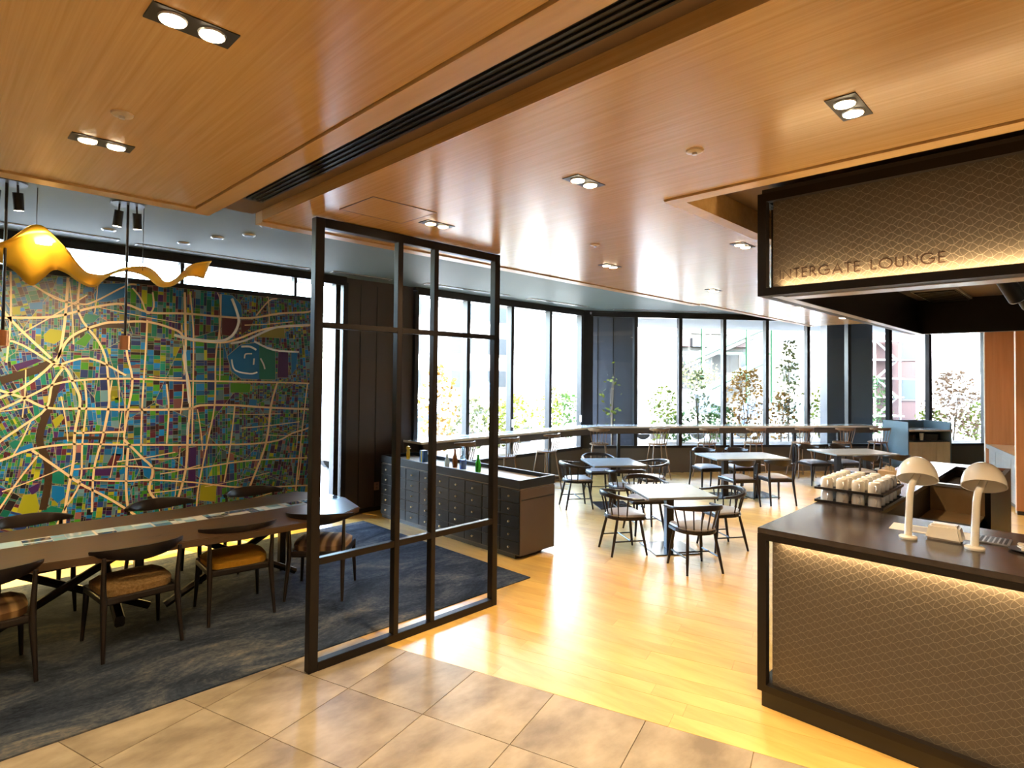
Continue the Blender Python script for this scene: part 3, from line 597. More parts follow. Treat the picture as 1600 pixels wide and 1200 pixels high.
M().tube([(0, -.02, .158), (0, -.06, .150)], [.012, .004], 8).build('beak', bpy.data.materials['yellow glaze'], t, smooth=True)
# ================================================================== chairs and tables of the dining floor
def captain_chair():
    t = thing('spindle_armchair', 'x', 'chair')
    def dshape(k, z): return [(x*k, y*k, z) for x, y, _ in arc(0, .0, .225, .225, 180, 360, 12)] + [(.225*k, .16*k, z), (.19*k, .205*k, z), (-.19*k, .205*k, z), (-.225*k, .16*k, z)]
    M().prism([(x, y) for x, y, _ in dshape(1, 0)], .405, .435).build('seat', dark_wood, t, bevel=.006)
    m = M(); n = 17
    rings = [(.93, .435), (.97, .450), (.93, .466), (.70, .474), (.3, .477)]
    for k, z in rings: m.v += dshape(k, z)
    for r in range(len(rings)-1):
        for i in range(n): i2 = (i+1) % n; m.f.append((r*n+i, r*n+i2, (r+1)*n+i2, (r+1)*n+i))
    m.f.append(tuple((len(rings)-1)*n+i for i in range(n)))
    m.build('seat_pad', seat_grey, t, smooth=True)
    feet = {}
    for sx, sy in ((-1, 1), (1, 1), (-1, -1), (1, -1)):
        a, b = (sx*.155, sy*.14, .41), (sx*.205, sy*.215-.01, 0)
        M().tube([a, tuple(a[i]*.5+b[i]*.5 for i in range(3)), b], [.015, .018, .0125], 8).build('leg', dark_wood, t, smooth=True)
        feet[sx, sy] = [a[i]*.4+b[i]*.6 for i in range(3)]
    for sx in (-1, 1): M().tube([feet[sx, 1], feet[sx, -1]], .0085, 6).build('side_stretcher', dark_wood, t, smooth=True)
    M().tube([(-.18, .01, .17), (.18, .01, .17)], .0085, 6).build('cross_stretcher', dark_wood, t, smooth=True)
    pts = [(.275, .13, .655), (.278, .06, .657)] + [(x, y, .660+.035*max(0, -math.sin(R(a)))) for (x, y, _), a in zip(arc(0, 0, .275, .265, 360, 180, 16), [360-180*i/16 for i in range(17)])] + [(-.278, .06, .657), (-.275, .13, .655)]
    k = len(pts); f = [math.sin(math.pi*i/(k-1)) for i in range(k)]
    M().sweep(pts, [.044-.012*v for v in f], [.024+.034*v**2 for v in f], .12).build('top_rail', dark_wood, t, smooth=True)
    for a in (192, 218, 240, 260, 280, 300, 322, 348):
        M().tube([(.203*math.cos(R(a)), .203*math.sin(R(a)), .43), (.268*math.cos(R(a)), .258*math.sin(R(a)), .665)], .0085, 6).build('spindle', dark_wood, t, smooth=True)
    return t
TA = TH
tx = Vector((math.cos(TA), math.sin(TA))); tn = Vector((-tx.y, tx.x))
def rel(c, a, b, z=0): p = Vector(c) + tx*a + tn*b; return (p.x, p.y, z)
top_m = grain('grey table laminate', (.20, .205, .20), (.235, .24, .23), (12, 12, 12), .26); plate_m = mat('black steel base', (.03, .03, .032), .22, .6)
def cafe_table(c, L, D, label, cols):
    t = thing('cafe_table', label, 'table', (c[0], c[1], 0), TA, 'tables on the oak floor')
    M().box(-L/2, -D/2, .672, L/2, D/2, .695).build('tabletop', top_m, t, bevel=.003)
    M().box(-L/2+.004, -D/2+.004, .664, L/2-.004, D/2-.004, .672).build('edge_band', black_satin, t)
    for x in cols:
        M().box(x-.045, -.045, .012, x+.045, .045, .664).build('column', dark_wood, t, bevel=.003)
        M().box(x-.27, -.27, 0, x+.27, .27, .012).build('base_plate', plate_m, t, bevel=.003)
C1, C2, C3, C4 = (6.39, 3.66), (7.85, 5.50), (10.18, 4.43), (12.38, 3.27)
cafe_table(C1, .83, .83, 'square grey cafe table nearest the bar counter, ringed by four spindle armchairs', (0,))
cafe_table(C2, .83, .83, 'square grey cafe table near the window counter, past the drawer cabinet', (0,))
cafe_table(C3, 1.33, .83, 'oblong grey cafe table in the middle of the oak floor with four slim chairs', (-.3, .3))
cafe_table(C4, 1.27, .83, 'oblong grey cafe table closest to the self service station', (-.3, .3))
cc = captain_chair(); used = 0
G = 'spindle armchairs at the square tables'
for c, a, b, rz, lab in (
    (C1, -.58, -.04, -86, 'dark spindle armchair on the cabinet side of the first square table'),
    (C1, -.02, -.72, 4, 'dark spindle armchair with its back to the bar at the first square table'),
    (C1, .66, -.02, 94, 'dark spindle armchair on the bar tray side of the first square table'),
    (C1, -.02, .76, 182, 'dark spindle armchair tucked behind the first square table, facing the bar'),
    (C2, -.60, -.05, -88, 'dark spindle armchair beside the drawer cabinet at the second square table'),
    (C2, -.02, .70, 180, 'dark spindle armchair between the second square table and the window counter'),
    (C2, -.02, -.70, 0, 'dark spindle armchair with its back to the first square table'),
    (C2, .64, -.02, 92, 'dark spindle armchair on the oblong table side of the second square table')):
    place(cc, used, rel(c, a, b), TA+R(rz), lab, G); used = 1
ec = elbow_chair('slim_chair', 'chair', seat_grey, dark_wood, .44, .47, .70, .035, .075); used = 0
G = 'slim chairs at the oblong tables'
for c, a, b, rz, lab in (
    (C3, -.40, -.62, 3, 'slim dark chair on the bar side of the middle oblong table, nearer the cabinet'),
    (C3, .25, -.60, -3, 'slim dark chair on the bar side of the middle oblong table, nearer the cups'),
    (C3, -.36, .55, 180, 'slim dark chair behind the middle oblong table, nearer the corner'),
    (C3, .28, .55, 178, 'slim dark chair behind the middle oblong table, nearer the station'),
    (C4, -.30, -.60, 2, 'slim dark chair half hidden behind the stacked cups'),
    (C4, .32, -.60, -4, 'slim dark chair at the station end of the last oblong table, back to the bar'),
    (C4, -.40, .57, 182, 'slim dark chair behind the last oblong table, nearest the stools'),
    (C4, .26, .57, 180, 'slim dark chair behind the last oblong table, nearest the station')):
    place(ec, used, rel(c, a, b), TA+R(rz), lab, G); used = 1
# ---- window counter with stools
ctop = grain('pale counter laminate', (.66, .62, .56), (.72, .68, .61), (3, 3, 3), .22, coat=.8); cfront = mat('dark counter apron', (.060, .044, .036), .45)
wc = thing('window_counter', 'long bent window counter with pale top running under the tall windows', 'counter', (10, 7.75, 0))
def wcp(nm, poly, z0, z1, m): return M().prism(poly, z0, z1).build(nm, m, wc, local=(10, 7.75, 0))
def isect(off):   # where the side counter front line (y=7.75-off) meets the far counter front line
    # P0 - NV*off + DV*s has y = 7.75-off
    s = (7.75-off - (P0.y-NV.y*off))/DV.y; p = P0 - NV*off + DV*s; return (p.x, p.y)
sE = 6.52
wcp('countertop', [(5.36, 7.68), (5.36, 7.22), isect(.53), W2(sE, -.53), W2(sE, -.07), isect(.07)], 1.0, 1.035, ctop)
wcp('apron', [(5.37, 7.25), isect(.50), isect(.45), (5.37, 7.30)], .88, 1.0, cfront)
wcp('apron', [isect(.50), W2(sE, -.50), W2(sE, -.45), isect(.45)], .88, 1.0, cfront)
wcp('end_support', [(5.37, 7.25), (5.43, 7.25), (5.43, 7.68), (5.37, 7.68)], 0, 1.0, cfront)
for x in (6.9, 8.4): wcp('leg', [(x, 7.32), (x+.06, 7.32), (x+.06, 7.38), (x, 7.38)], 0, .88, frame_metal)
for s in (.6, 3.1, 4.55, 5.6): wcp('leg', [W2(s, -.44), W2(s+.06, -.44), W2(s+.06, -.38), W2(s, -.38)], 0, .88, frame_metal)
def stool():
    t = thing('bar_stool', 'x', 'stool'); m = M()
    prof = [(x*.19, y*.18, 0) for x, y in [(math.cos(R(22.5*i))*(1.0), math.sin(R(22.5*i))) for i in range(16)]]
    n = 16
    for k, z in ((.80, .690), (1, .700), (1, .718), (.9, .727), (.4, .718)): m.v += [(x*k, y*k, z) for x, y, _ in prof]
    for r in range(4):
        for i in range(n): i2 = (i+1) % n; m.f.append((r*n+i, r*n+i2, (r+1)*n+i2, (r+1)*n+i))
    m.f.append(tuple(range(n))[::-1]); m.f.append(tuple(4*n+i for i in range(n)))
    m.build('seat', stool_wood, t, smooth=True)
    lo = {}
    for sx, sy in ((-1, 1), (1, 1), (-1, -1), (1, -1)):
        a, b = (sx*.12, sy*.11, .70), (sx*.20, sy*.20, 0); M().tube([a, b], [.014, .011], 8).build('leg', stool_wood, t, smooth=True)
        for f in (.62, .72): lo[sx, sy, f] = [a[i]+(b[i]-a[i])*f for i in range(3)]
    M().tube([lo[-1, 1, .72], lo[1, 1, .72]], .009, 6).build('footrest', stool_wood, t, smooth=True)
    M().tube([lo[-1, -1, .62], lo[1, -1, .62]], .008, 6).build('stretcher', stool_wood, t, smooth=True)
    for sx in (-1, 1): M().tube([lo[sx, 1, .62], lo[sx, -1, .62]], .008, 6).build('stretcher', stool_wood, t, smooth=True)
    pts = [(x, y-.055, 1.0+.006*abs(x)/.2) for x, y, _ in arc(0, .02, .225, .20, 200, 340, 10)]
    M().sweep(pts, .018, [.03, .045, .055, .06, .06, .06, .06, .06, .055, .045, .03], .2).build('crest_rail', stool_wood, t, smooth=True)
    for i in range(6):
        q = -.13+.052*i; M().tube([(q*.95, -.155+.15*q*q*4, .715), (q*1.28, -.228+q*q*2.4, .985)], .0065, 6).build('spindle', stool_wood, t, smooth=True)
    return t
st = stool(); used = 0; G = 'bar stools along the window counter'
for x, lab in ((5.95, 'wooden bar stool seen past the bottles on the drawer cabinet'), (6.93, 'wooden bar stool seen through the edge of the black screen'), (7.98, 'wooden bar stool at the side counter, first clear of the drawer cabinet')):
    place(st, used, (x, 7.02, 0), R(3), lab, G); used = 1
o_ = ('bar stool by the bend of the window counter, in front of the charcoal pier', 'bar stool at the far counter just past the charcoal pier', 'bar stool under the first far window mullion, behind the oblong table',
      'bar stool centred before the green stairs outside', 'bar stool before the thin tall plant outside', 'bar stool second from the self service station', 'bar stool nearest the self service station, close to its blue side panel')
for s, rz, lab in zip((.10, 1.32, 2.37, 3.40, 4.47, 5.42, 6.26), (-20, 0, 2, -3, 2, -4, -14), o_):
    place(st, 1, W(s, -.80), TA+R(rz), lab, G)
# ---- placemats on the counter
t = None
for i, (x, y, a) in enumerate(((6.35, 7.5, 0), (7.5, 7.48, 0), (9.1, 7.5, 0))):
    o = M().obox(0, 0, 0, .004, .42, .22).build('place_mat', mat('dark mat', (.06, .055, .06), .5), loc=(x, y, 1.035)) if t is None else t.copy()
    if t is not None: COL.objects.link(o); o.location = (x, y, 1.035)
    t = t or o; tag(o, ('dark place mat on the side counter beyond the bottles', 'dark place mat on the side counter by the black screen post', 'dark place mat on the side counter near its bend')[i], 'mat', 'place mats on the window counter')
# ---- self service station
stn_side = mat('slate blue panel', (.12, .17, .20), .4); stn_front = grain('pale oak front', (.56, .42, .25), (.66, .51, .33), (8, 8, 2), .4)
SX, SD = W2(7.50, -.82); SA = TA + R(0)
sv = thing('service_station', 'low self service station with pale oak doors, slate sides and a dark open shelf', 'cabinet', (SX, SD, 0), SA)
w2, dp = .53, .72
M().box(-w2, 0, 0, -w2+.025, dp, 1.13).build('side_panel', stn_side, sv); M().box(w2-.025, 0, 0, w2, dp, 1.13).build('side_panel', stn_side, sv)
M().box(-w2, dp-.02, 0, w2, dp, 1.13).build('back_panel', stn_side, sv)
M().box(-w2+.025, .0, .93, w2-.025, dp-.02, .965).build('worktop', ctop, sv)
M().box(-w2+.025, .03, .70, w2-.025, dp-.02, .72).build('shelf', black_satin, sv); M().box(-w2+.025, dp-.05, .72, w2-.025, dp-.02, .93).build('niche_back', black_satin, sv)
M().box(-w2+.025, .03, .04, w2-.025, dp-.03, .70).build('carcass', black_satin, sv)
dw = (2*w2-.05)/3
for i in range(3): M().box(-w2+.027+dw*i, .008, .05, -w2+.023+dw*(i+1), .03, .70).build('door', stn_front, sv)
def st_loc(x, y, z): c, s = math.cos(SA), math.sin(SA); return (SX+c*x-s*y, SD+s*x+c*y, z)
t = thing('paper_cup', 'white paper cups stacked in the dark shelf of the station', 'cup', st_loc(-.02, .2, .72)); M().lathe([(.03, 0), (.042, .11), (.044, .112), (.044, .118)], n=14).build('cup_body', mat('white paper', (.85, .82, .76), .5), t, smooth=True)
M().lathe([(.036, .118), (.044, .15), (.044, .155)], n=14).build('upper_cup', bpy.data.materials['white paper'], t, smooth=True)
for x, lab in ((-.30, 'black storage box in the station shelf beside the paper cups'), (.28, 'black lidded box in the station shelf past the paper cups')):
    t = thing('storage_box', lab, 'box', st_loc(x, .25, .72)); M().box(-.12, -.12, 0, .12, .12, .12).build('box_body', mat('charcoal plastic', (.05, .045, .045), .35), t, bevel=.006); M().box(-.125, -.125, .12, .125, .125, .135).build('lid', frame_metal, t, bevel=.003)
# ---- wood lined niche at the right
NA = R(16); NP = Vector((11.98, .88)); nd = Vector((math.cos(NA), math.sin(NA))); nn = Vector((-nd.y, nd.x))
niche = bpy.data.objects.new('wall_niche', None); COL.objects.link(niche); niche['kind'] = 'structure'; niche.location = (NP.x, NP.y, 0); niche.rotation_euler = (0, 0, NA)
orange_wood = grain('orange wood panel', (.36, .135, .04), (.46, .19, .065), (14, 14, .8), .4); ss = grain('brushed steel', (.42, .43, .42), (.48, .49, .48), (2, 2, 30), .35, metal=.7)
M().box(0, -.75, .86, 2.15, -.72, 3.4).build('back_panel', orange_wood, niche)
M().box(0, -.73, .83, 2.12, 0, .87).build('counter_slab', grain('oak shelf', (.55, .36, .18), (.65, .45, .25), (2, 10, 2), .3), niche)
M().box(0, -.02, .80, 2.12, .01, .872).build('counter_edge', ss, niche)
for i in range(4): M().box(.01+.53*i, -.06, .09, .53*(i+1)-.002, -.03, .80).build('door', ss, niche)
M().box(0, -.70, 0, 2.12, -.08, .80).build('carcass', black_satin, niche)
M().box(2.12, -.78, 0, 2.15, .015, 3.4).build('end_panel', orange_wood, niche)
M().box(2.115, .015, 0, 2.155, .03, 3.4).build('edge_strip', mat('pale edge board', (.70, .62, .52), .5), niche)
M().box(-.03, -.75, .02, .0, .03, 3.4).build('end_panel', bpy.data.materials['pale edge board'], niche)
M().box(-.09, -3.4, .06, -.031, .03, 3.4).build('front_panel', orange_wood, niche)
M().box(-.085, -3.4, 0, -.035, .02, .06).build('plinth', black_satin, niche)
# ================================================================== bar counter
def pattern_mat():
    """bronze mesh with an interlaced ogee net of fine pale lines (surface pattern in local y, z)"""
    m = mat('bronze patterned mesh', (.10, .072, .045), .42, .2); tc = N(m, 'ShaderNodeTexCoord'); sp = N(m, 'ShaderNodeSeparateXYZ'); LK(m, tc.outputs['Object'], sp.inputs[0])
    def mth(op, a, b=None, c=None):
        n = N(m, 'ShaderNodeMath', operation=op)
        for i, v in enumerate((a, b, c)):
            if v is None: continue
            if isinstance(v, (int, float)): n.inputs[i].default_value = v
            else: LK(m, v, n.inputs[i])
        return n.outputs[0]
    lam, pitch = .078, .044
    ph = mth('MULTIPLY', sp.outputs['Y'], 2*math.pi/lam); sn = mth('SINE', ph); v = mth('DIVIDE', sp.outputs['Z'], pitch)
    def fam(sign, off, amp):
        t = mth('ADD', mth('MULTIPLY_ADD', sn, sign*amp, v), off); return mth('ABSOLUTE', mth('SUBTRACT', mth('FRACT', t), .5))
    d1, d2 = fam(.26, .0, 1), fam(-.26, .5, 1)
    ph2 = mth('MULTIPLY_ADD', sp.outputs['Z'], 2*math.pi/.088, 0); u2 = mth('MULTIPLY_ADD', mth('SINE', ph2), .22, mth('DIVIDE', sp.outputs['Y'], .039))
    d3 = mth('ABSOLUTE', mth('SUBTRACT', mth('FRACT', u2), .5))
    d = mth('MINIMUM', d1, d2)
    line = mth('LESS_THAN', d, .030)
    line3 = mth('MULTIPLY', mth('LESS_THAN', d3, .02), .5)
    dots = mth('GREATER_THAN', mth('SINE', mth('MULTIPLY', sp.outputs['Y'], 2*math.pi/.006)), -.3)
    fac = mth('MAXIMUM', mth('MULTIPLY', line, mth('MULTIPLY_ADD', dots, .5, .5)), line3)
    mx = N(m, 'ShaderNodeMixRGB'); mx.inputs[1].default_value = (.082, .066, .050, 1); mx.inputs[2].default_value = (.19, .158, .115, 1)
    LK(m, fac, mx.inputs[0]); LK(m, mx.outputs[0], P(m).inputs['Base Color'])
    bp = N(m, 'ShaderNodeBump'); bp.inputs['Strength'].default_value = .5; bp.inputs['Distance'].default_value = .003; LK(m, fac, bp.inputs['Height']); LK(m, bp.outputs[0], P(m).inputs['Normal'])
    return m
net_m = pattern_mat(); bar_top_m = grain('dark quartz top', (.026, .019, .016), (.038, .028, .024), (20, 20, 20), .20, rvar=.04)
BX, BY, BE = 3.757, 1.53, -2.6
bc = thing('bar_counter', 'dark U shaped bar counter with patterned bronze front lit from above', 'counter', (BX, BY, 0))
def bb(nm, x0, y0, z0, x1, y1, z1, m, bev=0, par=None): return M().box(x0-BX, y0-BY, z0, x1-BX, y1-BY, z1).build(nm, m, par or bc, bevel=bev)
bb('countertop', BX, BE, 1.075, 4.80, BY, 1.11, bar_top_m, .003); bb('countertop', 4.80, 1.10, 1.075, 8.24, BY, 1.11, bar_top_m)
bb('countertop', 8.0, .70, 1.075, 8.24, 1.10, 1.11, bar_top_m)
bb('corner_post', BX, BY-.053, .10, BX+.055, BY, 1.075, black_metal); bb('corner_post', 4.04, BY-.045, .10, 4.09, BY, 1.075, black_metal)
bb('top_rail', BX, BE, 1.037, BX+.055, BY-.053, 1.075, black_metal); bb('bottom_rail', BX, BE, .10, BX+.055, BY-.053, .142, black_metal)
bb('side_rail', BX+.055, BY-.045, 1.037, 4.04, BY, 1.075, black_metal); bb('side_rail', BX+.055, BY-.045, .10, 4.04, BY, .142, black_metal)
bb('plinth', BX+.02, BE, 0, 8.2, BY-.02, .10, black_satin); bb('case_floor', BX+.055, BE, .10, 4.08, BY-.045, .14, black_satin)
fp = M().box(0, BE-1.453, .142, .012, 0, 1.037).build('patterned_panel', net_m, bc, loc=(3.80-BX, 1.453-BY, 0))
bb('end_pane', BX+.06, BY-.03, .142, 4.04, BY-.024, 1.037, clear_m)
bb('case_back', 4.09, BE, .14, 4.13, BY-.05, 1.075, black_satin)
bb('outer_panel', 4.09, BY-.03, .10, 8.22, BY-.005, 1.075, cab_side); bb('inner_panel', 4.82, 1.10, .10, 8.0, 1.13, 1.075, black_satin)
bb('rear_panel', 4.76, BE, .10, 4.79, 1.10, 1.075, black_satin)
bb('end_wall', 6.55, .66, 0, 8.24, .70, 1.11, black_metal); bb('outer_panel', 8.2, .70, .1, 8.24, BY, 1.075, cab_side)
tan = grain('tan drawer front', (.30, .19, .085), (.38, .25, .12), (6, 6, 2), .4)
bb('drawer_front', 6.60, .70, .86, 6.625, 1.10, 1.085, tan); bb('steel_lip', 6.585, .70, 1.085, 6.66, 1.10, 1.108, ss); bb('pull_out_shelf', 6.12, .71, .845, 6.60, 1.095, .862, tan)
bb('shelf_edge', 6.10, .71, .835, 6.122, 1.095, .866, ss); bb('well_floor', 6.66, .70, .98, 8.0, 1.10, 1.0, black_satin); bb('well_side', 7.97, .70, 1.0, 8.0, 1.10, 1.075, black_satin); bb('lower_carcass', 6.63, .70, .1, 8.0, 1.10, .98, black_satin)
strip_m = mat('warm led strip', (1, .8, .5), .5, emit=(1, .66, .30), es=9)
bb('led_strip', BX+.060, BE, 1.030, BX+.072, BY-.08, 1.0365, strip_m)
light('AREA', 'bar_strip_light', (BX+.014, -.55, 1.034), 8, (1, .70, .36), (.25, 0, -1), shape='RECTANGLE', size=3.9, size_y=.02).data.use_shadow = True
# ---- sign canopy
cn = thing('sign_canopy', 'black framed canopy over the bar with patterned panel and lounge name', 'canopy', (BX, BY, 2.57))
def cb_(nm, x0, y0, z0, x1, y1, z1, m): return M().box(x0-BX, y0-BY, z0-2.57, x1-BX, y1-BY, z1-2.57).build(nm, m, cn)
CE = 8.12
cb_('corner_post', BX, BY-.053, 2.57, BX+.055, BY, 3.22, black_metal)
cb_('top_rail', BX, BE, 3.168, BX+.055, BY-.053, 3.22, black_metal); cb_('bottom_rail', BX, BE, 2.57, BX+.12, BY-.053, 2.62, black_metal)
cb_('corner_post', 3.98, BY-.05, 2.57, 4.03, BY, 3.22, black_metal); cb_('end_pane', BX+.055, BY-.03, 2.62, 3.98, BY-.024, 3.168, clear_m)
M().box(0, BE-1.449, 2.622-2.57, .012, 0, 3.168-2.57).build('patterned_panel', net_m, cn, loc=(3.80-BX, 1.449-BY, 0))
cb_('side_rail', BX+.055, BY-.05, 3.168, 3.98, BY, 3.22, black_metal); cb_('side_rail', BX+.055, BY-.05, 2.57, 3.98, BY, 2.62, black_metal)
cb_('side_wall', 4.03, 1.44, 2.57, CE, BY, 3.24, black_metal); cb_('far_wall', CE-.1, BE, 2.57, CE, 1.44, 3.24, black_metal)
cb_('case_back', 4.03, BE, 2.57, 4.07, 1.44, 3.24, black_satin)
rim_m = mat('satin aluminium rim', (.62, .60, .58), .3, .6)
cb_('rim_trim', BX+.12, BE, 2.566, 4.03, 1.40, 2.574, rim_m); cb_('rim_trim', BX+.055, 1.40, 2.566, CE, 1.46, 2.570, rim_m)
cb_('inner_ceiling', 4.07, BE, 2.95, CE-.1, 1.44, 2.97, mat('brown canopy ceiling', (.16, .10, .07), .5)); cb_('canopy_top', BX+.02, BE, 3.22, CE, BY-.02, 3.25, black_satin)
cb_('led_strip', BX+.06, BE, 2.622, BX+.07, BY-.08, 2.628, strip_m)
light('AREA', 'sign_strip_light', (BX+.010, -.55, 2.628), 11, (1, .72, .38), (.25, 0, 1), shape='RECTANGLE', size=3.9, size_y=.02)
# letters: geometric strokes, one part each
GLY = {'I': ((.10,), [[(.05, 0), (.05, 1)]]), 'N': (.78, [[(.05, 0), (.05, 1), (.73, 0), (.73, 1)]]), 'T': (.56, [[(0, .97), (.56, .97)], [(.28, 0), (.28, 1)]]),
       'E': (.50, [[(.05, 0), (.05, 1)], [(.05, .97), (.48, .97)], [(.05, .53), (.46, .53)], [(.05, .03), (.48, .03)]]),
       'R': (.58, [[(.05, 0), (.05, 1)], [(.05, .97), (.24, .97), (.40, .92), (.47, .76), (.40, .60), (.24, .53), (.05, .53)], [(.26, .53), (.56, 0)]]),
       'G': (1.0, [[(x, z) for x, z, _ in arc(.50, .5, .47, .48, 42, 330, 18)] + [(.97, .46), (.55, .46)]]),
       'A': (.80, [[(0, 0), (.40, 1), (.80, 0)], [(.15, .34), (.65, .34)]]), 'L': (.44, [[(.05, 1), (.05, .03), (.43, .03)]]),
       'O': (1.02, [[(x, z) for x, z, _ in arc(.51, .5, .47, .48, 0, 360, 22)]]), 'U': (.66, [[(.05, 1)] + [(x, z) for x, z, _ in arc(.33, .30, .28, .28, 180, 360, 10)] + [(.61, 1)]])}
hL, yb, zb = .058, 1.408, 2.6705
text = 'INTERGATE LOUNGE'; gap = .20; tot = 0
wd = lambda ch: .10 if ch == 'I' else (.42 if ch == ' ' else GLY[ch][0])
tot = sum(wd(c) for c in text) + gap*(len(text)-1); sx = .848/tot; x = 0
ink = mat('dark brown letters', (.030, .016, .010), .4)
for ch in text:
    if ch != ' ':
        m = M()
        for ln in GLY[ch][1]: m.flat([(yb-(x+u)*sx, zb+v*hL) for u, v in ln], .0078, lambda u, v, h: (3.80-h-BX, u-BY, v-2.57), -.0, .0018)
        m.build('letter', ink, cn)
    x += wd(ch)+gap
# things under the canopy
t = thing('air_grille', 'square black louvred air grille in the canopy ceiling', 'vent', (7.66, 1.14, 2.95))
M().box(-.62, -.19, -.02, .62, .19, 0).build('frame', rim_m, t)
for k in range(12): M().box(-.57+.096*k, -.165, -.032, -.525+.096*k, .165, -.018).build('louvre', black_satin, t)
M().box(-.6, -.18, -.022, .6, .18, -.0195).build('dark_core', black_satin, t)
def track_spot(loc, aim, label):
    t = thing('track_spotlight', label, 'spotlight', loc, 0, 'spotlights under the bar canopy'); a = Vector(aim).normalized()
    M().tube([(0, 0, 0), (0, 0, -.10)], .018, 10).build('stem', black_satin, t, smooth=True)
    c = Vector((0, 0, -.13)); p = c - a*.13; q = c + a*.15
    M().tube([p, p+a*.01, q-a*.002, q], [.05, .06, .062, .058], 16).build('can', black_satin, t, smooth=True)
    M().tube([q-a*.004, q+a*.004], .06, 16).build('bezel', rim_m, t, smooth=True)
track_spot((6.15, .50, 2.95), (.55, -.35, -.75), 'black track spotlight under the bar canopy nearer the sign'); track_spot((6.75, .46, 2.95), (.55, -.35, -.75), 'black track spotlight under the bar canopy behind the first one')
# ---- white dome lamps on the bar
white_g = mat('cream white gloss', (.82, .75, .63), .18, coat=.4)
def dome_lamp(loc, label):
    t = thing('dome_lamp', label, 'lamp', loc, 0, 'white dome lamps on the bar counter')
    M().lathe([(.046, 0), (.048, .004), (.048, .012), (.042, .017), (.024, .020)], n=28).build('base', white_g, t, smooth=True)
    pts = [(0, 0, .018), (0, -.004, .12), (0, -.008, .22), (.002, -.010, .27), (.012, -.016, .315), (.034, -.026, .345), (.075, -.036, .375)]
    M().tube(pts, [.0205, .0195, .019, .019, .0185, .018, .017], 18).build('stem', white_g, t, smooth=True)
    prof = [(.106*math.sin(R(a)), .14*math.cos(R(a))) for a in (90, 80, 68, 55, 42, 30, 18, 8, 2)]
    m = M(); b = [(r, z) for r, z in prof]; inner = [(r*.94, z*.93) for r, z in prof[::-1]]
    n = 28; pr_ = b + inner
    for r, z in pr_:
        for k in range(n): q = 2*math.pi*k/n; m.v.append((r*math.cos(q), r*math.sin(q), z))
    L = len(pr_)
    for i in range(L):
        i2 = (i+1) % L
        for k in range(n): k2 = (k+1) % n; m.f.append((i*n+k, i*n+k2, i2*n+k2, i2*n+k))
    d = m.build('dome_shade', white_g, t, smooth=True); d.location = (.062, -.036, .345); d.rotation_euler = (R(-5), R(28), 0)
dome_lamp((4.16, .803, 1.11), 'white dome lamp with bent stem on the bar, by the cup trays'); dome_lamp((4.17, .492, 1.11), 'white dome lamp with bent stem on the bar, past the cream box')
t = thing('cream_box', 'cream tapered box standing between the two white dome lamps', 'box', (4.235, .645, 1.11))
M().prism([(0, -.092), (.13, -.092), (.13, .092), (0, .092)], 0, .088, [(.02, -.072), (.115, -.072), (.115, .072), (.02, .072)]).build('box_body', white_g, t, bevel=.012, smooth=True)
M().box(.035, -.05, .0875, .10, .05, .0895).build('lid_inset', mat('cream lid', (.62, .47, .30), .3), t)
t = thing('paper_sheet', 'white paper sheet lying flat on the bar behind the dome lamps', 'paper', (4.46, .74, 1.11)); M().obox(0, 0, 0, .002, .20, .42, R(4)).build('sheet', mat('white sheet', (.78, .72, .64), .6), t)
M().obox(0, .05, .002, .0026, .13, .17, R(4)).build('printed_block', mat('grey print', (.45, .42, .40), .6), t)
t = thing('drip_tray', 'perforated steel drip tray lying on the bar past the second dome lamp', 'tray', (4.46, .435, 1.11)); M().box(-.09, -.075, 0, .09, .075, .008).build('tray_body', ss, t, bevel=.002)
for i in range(7):
    for j in range(6): M().box(-.078+.0235*i, -.064+.0225*j, .0078, -.062+.0235*i, -.050+.0225*j, .0092).build('slot', black_satin, t)
t = thing('wrapped_sachets', 'small cream sachets in a dish at the edge of the bar', 'sachet', (4.32, .285, 1.11)); M().lathe([(.05, 0), (.075, .008), (.078, .012)], n=18).build('dish', black_satin, t, smooth=True)
for k in range(4): M().obox(-.02+.014*k, .01*(k % 2), .012+.006*k, .020+.006*k, .05, .035, .5*k).build('sachet', white_g, t)
# ---- cup trays
tray_m = mat('black tray', (.014, .011, .010), .3); mug_m = mat('white porcelain', (.84, .79, .70), .2, coat=.3)
def tray(loc, label):
    t = thing('cup_tray', label, 'tray', loc, 0, 'black trays of mugs'); M().box(-.31, -.222, 0, .31, .222, .006).build('tray_base', tray_m, t)
    for x0, y0, x1, y1 in ((-.318, -.23, -.31, .23), (.31, -.23, .318, .23), (-.31, -.23, .31, -.222), (-.31, .222, .31, .23)): M().box(x0, y0, 0, x1, y1, .018).build('rim', tray_m, t)
TX, TY = 5.20, 1.322
tray((TX, TY, 1.11), 'lower black tray of upside down white mugs on the bar'); tray((TX, TY, 1.206), 'upper black tray of upside down white mugs on the bar')
mg = thing('mug', 'x', 'mug'); M().lathe([(.040, 0), (.043, .002), (.0425, .045), (.040, .068), (.034, .081), (.024, .0855), (.0, .086)], n=18).build('mug_body', mug_m, mg, smooth=True)
M().tube([(0, .038, .020), (0, .056, .024), (0, .063, .040), (0, .056, .056), (0, .037, .062)], .0055, 6).build('handle', mug_m, mg, smooth=True)
used = 0
for z, lv in ((1.117, 'lower'), (1.213, 'upper')):
    for i in range(5):
        for j in range(4):
            place(mg, used, (TX-.25+.118*i, TY-.16+.107*j, z), R(115), 'white upside down mug, %s tray, %s, %s' % (lv, ('front row', 'second row', 'middle row', 'fourth row', 'back row')[i], ('at the basket end', 'second from the basket end', 'second from the window end', 'at the window end')[j]), 'mugs on the %s tray' % lv); used = 1
